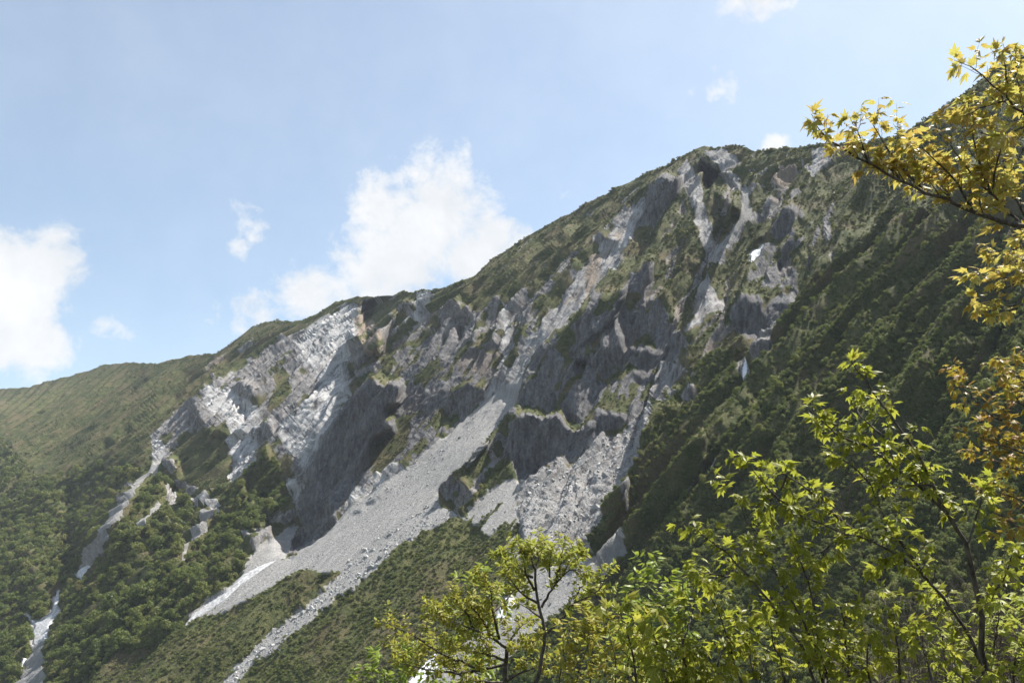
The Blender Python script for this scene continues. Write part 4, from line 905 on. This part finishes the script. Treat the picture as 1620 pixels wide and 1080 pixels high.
class Tree:
    def __init__(s, name, label, cat, base, leaf, lmat, lsize, seed, group=None, bark=None):
        s.r = np.random.default_rng(seed); s.leaf = leaf; s.lmat = lmat; s.ls = lsize; s.base = np.array(base, float); s.bark = bark or M_NBARK
        s.root = tag(empty(name, tuple(s.base)), label, cat, group); s.twigs = []; s.LM = []
    def limb(s, pts, r0, r1, name='branch', twig=None, bare=0.0):
        """pts: world points. twig: (spacing, length, leaves per twig)"""
        Q = resample(pts, .09 if twig else .2); n = len(Q); Q[1:-1] += s.r.normal(0, .35 * r1 + .004, (n - 2, 3))
        rad = np.linspace(r0, r1, n); V, F = tube(Q, rad, 7); mesh_np(name, V - s.base, F, s.bark, s.root)
        if twig: s.spray(Q, twig, bare, rad)
        return Q
    def spray(s, Q, twig, bare, rad):
        sp, ln, nl = twig; seg = np.linalg.norm(np.diff(Q, axis=0), axis=1); S = np.concatenate([[0], np.cumsum(seg)]); tot = S[-1]; t = bare * tot + sp * .5; side = 1
        while t < tot:
            k = min(len(Q) - 2, int(np.searchsorted(S, t)) - 1 if t > 0 else 0); k = max(k, 0); p = Q[k] + (Q[k + 1] - Q[k]) * ((t - S[k]) / max(1e-6, seg[k])); d = unit(Q[k + 1] - Q[k])
            perp = unit(np.cross(d, s.r.normal(size=3))); dr = unit(d * .75 + perp * .8 + np.array([0, 0, .35]))
            s.twig(p, dr, ln * s.r.uniform(.45, 1.15), nl, .35 * rad[k]); t += sp * s.r.uniform(.6, 1.4); side = -side
        s.twig(Q[-1], unit(Q[-1] - Q[-2]), ln * .6, nl, rad[-1] * .8)
    def twig(s, p, d, ln, nl, rad):
        m = 5; pts = [p]; dd = d.copy()
        for i in range(m - 1): dd = unit(dd + s.r.normal(0, .16, 3) + np.array([0, 0, .05])); pts.append(pts[-1] + dd * ln / (m - 1))
        pts = np.array(pts); rad = min(max(rad, s.ls * .012), s.ls * .05); s.twigs.append(tube(pts, np.linspace(rad, rad * .45, m), 4))
        for i in range(nl):
            f = 1 - (i // 2) * (1.6 / max(2, nl)) * s.r.uniform(.8, 1.1) if i > 1 else s.r.uniform(.93, 1); f = max(.05, f); x = f * (m - 1); k = min(m - 2, int(x)); q = pts[k] + (pts[k + 1] - pts[k]) * (x - k)
            ax = unit(pts[k + 1] - pts[k]); pr = unit(np.cross(ax, s.r.normal(size=3)))
            s.leaf_at(q, unit(ax * .5 + pr * 1.0 + np.array([0, 0, -.05])))
    def leaf_at(s, q, d):
        sz = s.ls * s.r.uniform(.6, 1.2); up = unit(np.array([0, 0, 1.0]) + s.r.normal(0, .42, 3)); y = unit(d + np.array([0, 0, -.25])); x = unit(np.cross(y, up)); z = np.cross(x, y)
        M = np.eye(4); M[:3, 0] = x * sz; M[:3, 1] = y * sz; M[:3, 2] = z * sz; M[:3, 3] = q + y * sz * .12
        s.LM.append(M)
    def done(s, single=0, leafname='leaf', stuff='foliage'):
        if s.twigs: V, F = join(s.twigs); tag(mesh_np('twigs', V - s.base, F, s.bark, s.root), kind='stuff')
        LM = np.array(s.LM); kind = s.r.integers(0, len(s.leaf), len(LM))
        # nearest leaves in view count as pieces of their own
        c = LM[:, :3, 3]; rel = c; fwd = rel[:, 1] * CT + rel[:, 2] * ST; upc = -rel[:, 1] * ST + rel[:, 2] * CT
        inv = (np.abs(rel[:, 0] / fwd) < .635) & (np.abs(upc / fwd) < .42) & (fwd > 0)
        key = np.where(inv, np.linalg.norm(LM[:, :3, 0], axis=1) / np.maximum(fwd, .1), 0); order = np.argsort(-key); one = [i for i in order[:single] if key[i] > 0]; rest = np.setdiff1d(np.arange(len(LM)), one)
        if one:
            mes = [make_mesh('leaf', V0_, F0, s.lmat) for V0_, F0 in s.leaf]
            for i in one:
                o = bpy.data.objects.new(leafname, mes[kind[i]]); C.objects.link(o); o.parent = s.root; M = LM[i].copy(); M[:3, 3] -= s.base; o.matrix_basis = Matrix(M.tolist())
        parts = []
        for k_, (V0_, F0) in enumerate(s.leaf):
            rr = rest[kind[rest] == k_]
            if not len(rr): continue
            V = np.einsum('nij,vj->nvi', LM[rr][:, :3, :3], V0_) + LM[rr][:, None, :3, 3] - s.base; parts.append((V.reshape(-1, 3), (F0[None] + (np.arange(len(rr)) * len(V0_))[:, None, None]).reshape(-1, F0.shape[1])))
        if parts: V, F = join(parts); tag(mesh_np(stuff, V, F, s.lmat, s.root, smooth_=False), kind='stuff')
        print(s.root.name, 'leaves', len(LM))
def limbs(t, lines, d, r0, r1, twig, jit=.25, name='branch', bare=0.0):
    """lines: traced centre lines; each wanders a little in distance so the crown has depth"""
    for k, L in enumerate(lines):
        dz = t.r.uniform(-jit, jit); pts = [at(x, y, d + dz * (i / max(1, len(L) - 1))) for i, (x, y) in enumerate(L)]
        t.limb(pts, r0, r1, name, twig, bare)
def base_on(px, py, d): p = at(px, py, d); return np.array([p[0], p[1], zg(p[0], p[1])])
# golden maple reaching in from the right
b0 = base_on(1800, 600, 4.6); gm = Tree('golden_maple', 'golden yellow maple branch reaching in from the upper right edge', 'tree', b0, MAPLE, M_LEAF_GOLD, .078, 61)
top = at(1760, 180, 4.8); gm.limb([b0 + (0, 0, -.2), b0 + (.02, .03, 1.0), at(1790, 420, 4.7), top, at(1720, -40, 5.0)], .06, .03, 'trunk')
TW = (.058, .17, 7)
limbs(gm, [[(1790,420),(1700,380),(1620,359),(1567,345),(1506,321),(1465,300),(1424,286),(1375,260),(1334,239),(1308,217),(1296,205)]], 4.6, .019, .004, TW, .1, bare=.36)
limbs(gm, [[(1457,296),(1428,268),(1396,231),(1379,194)],[(1457,296),(1444,255),(1428,223),(1420,205)],[(1611,349),(1567,304),(1538,280),(1510,235),(1485,211)],[(1567,304),(1554,264),(1538,223),(1534,174)],
 [(1571,300),(1575,264),(1585,231)],[(1506,321),(1490,290),(1475,262)],[(1375,260),(1365,232),(1356,205)],[(1424,286),(1405,262)],[(1540,335),(1500,270),(1460,235)],[(1620,340),(1600,300),(1590,280)]], 4.6, .008, .0025, TW, .3)
limbs(gm, [[(1765,200),(1690,215),(1620,182),(1591,156),(1567,133),(1546,117),(1535,105)]], 4.8, .014, .003, TW, .1, bare=.5)
limbs(gm, [[(1593,150),(1592,120),(1587,90)],[(1640,195),(1610,200),(1583,227),(1554,211)],[(1620,182),(1612,140),(1608,105)],[(1640,200),(1615,245),(1600,270)],[(1590,160),(1560,165),(1535,180)]], 4.8, .007, .0025, TW, .3)
limbs(gm, [[(1780,460),(1680,420),(1620,440),(1590,452),(1560,470)],[(1780,470),(1660,470),(1600,485),(1570,492)],[(1780,400),(1660,380),(1610,392),(1580,402)],[(1690,400),(1640,410),(1590,425),(1562,430)]], 4.9, .009, .0025, (.05, .17, 7), .3, bare=.4)
gm.done(300)
# lime-green maple sapling in front on the right
b0 = base_on(1566, 1120, 4.7); lm = Tree('lime_maple_sapling', 'young maple with bright lime green leaves and forking stems at lower right', 'tree', b0, MAPLE, M_LEAF_LIME, .074, 67)
TW = (.055, .15, 7)
lm.limb([b0 + (0, 0, -.15), at(1570, 1150, 4.7), at(1561, 1080, 4.7), at(1556, 993, 4.7), at(1542, 897, 4.7), at(1528, 858, 4.7)], .021, .015, 'trunk')
limbs(lm, [[(1528,858),(1499,812),(1475,767),(1455,719),(1426,680),(1398,642),(1378,613),(1354,584)]], 4.7, .013, .003, TW, .1, bare=.1)
limbs(lm, [[(1566,1085),(1528,993),(1479,930),(1441,887),(1388,858),(1340,844),(1292,825)],[(1499,812),(1470,781),(1436,752),(1407,733),(1370,705)],[(1465,916),(1417,844),(1388,801),(1378,767)],[(1350,839),(1292,791),(1287,777),(1244,752)]], 4.65, .012, .003, TW, .2, bare=.15)
limbs(lm, [[(1300,1110),(1263,1007),(1224,959),(1181,907),(1143,863),(1110,845)],[(1310,1110),(1287,1012),(1258,959),(1224,897),(1205,870)],[(1316,1110),(1292,1007),(1287,945),(1272,897),(1258,868)]], 4.4, .010, .003, TW, .2, bare=.2)
limbs(lm, [[(1292,825),(1263,815),(1205,767),(1186,738)],[(1224,890),(1200,849),(1171,801),(1157,777)],[(1532,858),(1547,820),(1552,772)],[(1369,704),(1321,690),(1287,651)],[(1398,690),(1365,665),(1354,645)],[(1441,887),(1420,870),(1400,900)],
 [(1378,767),(1350,740),(1330,725)],[(1475,767),(1440,775),(1400,770)],[(1556,960),(1580,930),(1600,880)],[(1340,844),(1310,870),(1280,880)],[(1181,907),(1150,915),(1110,905)],[(1244,752),(1235,780),(1210,800)]], 4.6, .007, .0025, TW, .3)
lm.done(300)
# leafy bushes along the bottom edge
def bush(px, d, stems, seed, label, lm_, size, leaf=MAPLE, group=None, tw=(.06, .19, 7), single=120, r0=.009, name='bush'):
    b_ = base_on(px, 1120, d); t = Tree(name, label, 'bush', b_, leaf, lm_, size, seed, group)
    for L in stems:
        foot = b_ + np.array([t.r.uniform(-.25, .25), t.r.uniform(-.2, .2), -.08]); pts = [foot] + [at(x, y, d + t.r.uniform(-.25, .25)) for x, y in L]
        lo = pts[1].copy(); t.limb([pts[0], (pts[0] + pts[1]) / 2 + t.r.normal(0, .05, 3), pts[1]], r0 * 1.2, r0, 'stem'); t.limb(pts[1:], r0, .0028, 'stem', tw)
    t.done(single); return t
bush(1180, 4.6, [[(1010,1110),(1000,1020),(980,960)],[(1060,1110),(1045,1040),(1030,985)],[(1090,1110),(1080,1010),(1100,960),(1095,915)],[(1180,1110),(1150,1000),(1120,930)],[(1250,1110),(1230,1030),(1215,985)],[(1140,1110),(1130,1050),(1160,1000)],[(1210,1110),(1190,1060),(1180,1020)],[(1030,1120),(1070,1070),(1090,1030)],[(1120,1110),(1090,1080),(1050,1060)]], 71, 'lime leaved bush at the bottom edge left of the maple sapling', M_LEAF_LIME, .078, single=200)
bush(1400, 4.4, [[(1350,1110),(1340,1030),(1330,960)],[(1430,1110),(1420,1010),(1400,950)],[(1300,1110),(1310,1060),(1290,1020)],[(1480,1110),(1470,1050),(1450,1000)],[(1390,1110),(1370,1060),(1375,1010)],[(1530,1110),(1520,1070),(1500,1040)]], 73, 'lime leaved bush at the foot of the maple sapling', M_LEAF_LIME, .074, single=150)
bush(960, 8.0, [[(880,1110),(890,1040),(900,1000)],[(930,1110),(940,1030),(925,975)],[(970,1110),(975,1040),(960,990)],[(1000,1110),(990,1050),(1010,1010)],[(910,1110),(915,1060),(935,1010)]], 77, 'olive leaved bush under the slender tree at the bottom', M_LEAF_OLIVE, .10, OVAL, single=0, tw=(.07, .28, 12))
bush(1040, 16.0, [[(1010,1110),(1025,1000),(1030,930),(1035,900)],[(1050,1110),(1050,1000),(1055,930)],[(1000,1110),(1000,1010),(1005,940)],[(1080,1110),(1075,1020),(1070,960)]], 79, 'fresh green bush behind the lime leaved bush', M_LEAF_GREEN, .2, OVAL, single=0, tw=(.16, .6, 14), r0=.02)
bush(640, 15.0, [[(600,1130),(610,1070),(600,1050)],[(650,1130),(640,1070),(645,1045)],[(690,1130),(680,1090),(690,1060)],[(740,1130),(735,1085),(745,1055)],[(580,1130),(570,1090),(575,1070)]], 81, 'fresh green bush at the bottom edge under the sprawling tree', M_LEAF_GREEN, .17, OVAL, single=0, tw=(.16, .6, 14), r0=.02)
bush(760, 19.0, [[(760,1130),(765,1030),(750,960),(735,925)],[(770,1130),(775,1020),(775,950),(765,915)],[(750,1130),(735,1040),(715,975)]], 83, 'bright green leafy young tree behind the sprawling tree', M_LEAF_GREEN, .22, OVAL, single=0, tw=(.2, .7, 14), r0=.025)
bush(1570, 5.6, [[(1500,1110),(1490,1010),(1480,950)],[(1560,1110),(1575,1020),(1580,960)],[(1600,1110),(1605,1040),(1610,990)],[(1640,1110),(1630,1030),(1625,960)],[(1530,1110),(1535,1060),(1545,1020)],[(1590,1110),(1570,1070),(1560,1040)]], 85, 'olive green leaved bush in the bottom right corner', M_LEAF_OLIVE, .075, single=80)
# rust-leaved maple on the right edge
b0 = base_on(1760, 900, 8.5); rm = Tree('rust_maple', 'maple with rusty orange and green leaves on the right edge', 'tree', b0, MAPLE, M_LEAF_RUST, .11, 87)
rm.limb([b0 + (0, 0, -.2), at(1740, 1000, 8.5), at(1735, 760, 8.5), at(1720, 560, 8.5)], .07, .04, 'trunk')
limbs(rm, [[(1735,760),(1660,700),(1620,680),(1570,660),(1530,620),(1512,600)],[(1730,690),(1660,640),(1620,610),(1580,590)],[(1735,800),(1680,760),(1600,740),(1550,720)],[(1735,860),(1680,820),(1610,790),(1560,770)],[(1725,620),(1660,590),(1620,580),(1600,575)],
 [(1680,700),(1630,650),(1600,625)],[(1680,780),(1620,710),(1580,690)],[(1735,900),(1660,850),(1600,830)],[(1700,750),(1640,725),(1590,705),(1545,690)]], 8.5, .02, .004, (.09, .32, 9), .6, bare=.2)
rm.done(200)
# slender tree in the middle of the bottom edge
b0 = base_on(845, 1110, 12.6); st_ = Tree('slender_tree', 'slender dark stemmed tree with sparse olive leaves at bottom centre', 'tree', b0, OVAL, M_LEAF_OLIVE, .105, 91)
D_ = 12.6
st_.limb([b0 + (0, 0, -.2), at(846, 1100, D_), at(847, 1080, D_), at(857, 1050, D_), at(863, 1020, D_), at(865, 997, D_), at(857, 977, D_), at(850, 953, D_), at(845, 933, D_), at(843, 913, D_), at(847, 900, D_)], .055, .02, 'trunk')
TW = (.08, .34, 22)
limbs(st_, [[(845,933),(830,903),(827,883),(823,868)],[(843,913),(813,903),(797,887),(790,880)],[(857,960),(873,930),(890,910),(907,897),(917,903)],[(880,920),(887,887),(893,863)],[(867,1000),(890,977),(910,950),(937,943),(953,927),(958,910)],
 [(847,900),(853,883),(857,868)],[(850,953),(830,945),(815,925),(805,915)],[(847,900),(838,880),(845,866)],[(873,930),(868,900),(872,876)],[(910,950),(913,930),(925,925)],[(890,910),(905,880),(912,875)],[(857,977),(840,965),(828,958)]], D_, .022, .006, TW, .5, bare=.3)
st_.done(0)
# sprawling tree left of it
b0 = base_on(797, 1120, 13.4); sp_ = Tree('sprawling_tree', 'low sprawling olive leaved tree left of the slender tree', 'tree', b0, OVAL, M_LEAF_OLIVE, .105, 95)
D_ = 13.4
sp_.limb([b0 + (0, 0, -.2), at(797, 1100, D_), at(800, 1050, D_), at(802, 1025, D_)], .06, .035, 'trunk')
limbs(sp_, [[(802,1025),(777,1007),(750,997),(725,985),(700,975)],[(800,1050),(760,1060),(727,1045),(700,1035),(677,1020),(653,1003),(617,987)],[(790,1010),(780,967),(777,937),(770,920)],[(797,1080),(740,1075),(703,1050),(670,1025),(640,1020)],
 [(777,1007),(765,980),(745,960),(735,945)],[(802,1025),(815,1000),(830,985)],[(802,1030),(830,1020),(850,1012)],[(750,997),(740,970),(720,950)],[(700,975),(690,960)],[(760,1060),(720,1065),(680,1060),(640,1050)],[(780,967),(800,950),(812,935)],[(800,1045),(775,1035),(740,1030),(715,1020)],[(797,1080),(830,1060),(870,1050)]], D_, .026, .006, (.08, .40, 20), .8, bare=.12)
sp_.done(0)
# dry brown twigs on the bank at the right
def thicket():
    r = np.random.default_rng(99); parts = []
    for i in range(420):
        x = r.uniform(1400, 1700); y0 = r.uniform(1000, 1130); d = r.uniform(6.5, 11); p = base_on(x, y0, d); L = r.uniform(.6, 1.7); dd = unit(np.array([r.normal(0, .5), r.normal(0, .3), 1.0])); pts = [p]
        for k in range(5): dd = unit(dd + r.normal(0, .18, 3)); pts.append(pts[-1] + dd * L / 5)
        parts.append(tube(pts, np.linspace(.006, .0016, 6), 4))
        for k in (2, 3, 4):
            d2 = unit(dd + r.normal(0, .6, 3)); q = np.array(pts[k]); parts.append(tube([q, q + d2 * L * .16, q + unit(d2 + r.normal(0, .3, 3)) * L * .32], [.003, .002, .001], 4))
    V, F = join(parts); tag(mesh_np('twig_thicket', V, F, bark_material('dry_twig', (.07, .05, .035), (.17, .14, .11), 40)), 'tangle of dry brown twigs on the bank at lower right', 'twigs', kind='stuff')
thicket()
print('near', round(time.time() - T0, 1))
# ------------------------------------------------------------------ summer haze: one even box of air round everything
def haze_box():
    lo = np.minimum(PF.reshape(-1, 3).min(0), -60) - 40; hi = PF.reshape(-1, 3).max(0) + 40; hi[1] += 60
    lo[1] = min(lo[1], -80); 
    V = np.array([(x, y, z) for x in (lo[0], hi[0]) for y in (lo[1], hi[1]) for z in (lo[2], hi[2])]); print('haze', lo, hi)
    F = np.array([(0, 1, 3, 2), (4, 6, 7, 5), (0, 4, 5, 1), (2, 3, 7, 6), (0, 2, 6, 4), (1, 5, 7, 3)])
    m = mat_new('haze_air'); b = NB(m)
    pv = b.n('ShaderNodeVolumePrincipled', {'Color': col(.80, .88, 1.0), 'Density': HAZE, 'Anisotropy': 0.0})
    o = b.n('ShaderNodeOutputMaterial'); b.L.new(pv.outputs[0], o.inputs['Volume'])
    return tag(mesh_np('haze', V, F, m, smooth_=False), 'thin pale blue haze filling the valley air', 'haze', kind='stuff')
HAZE = .00005
haze_box()
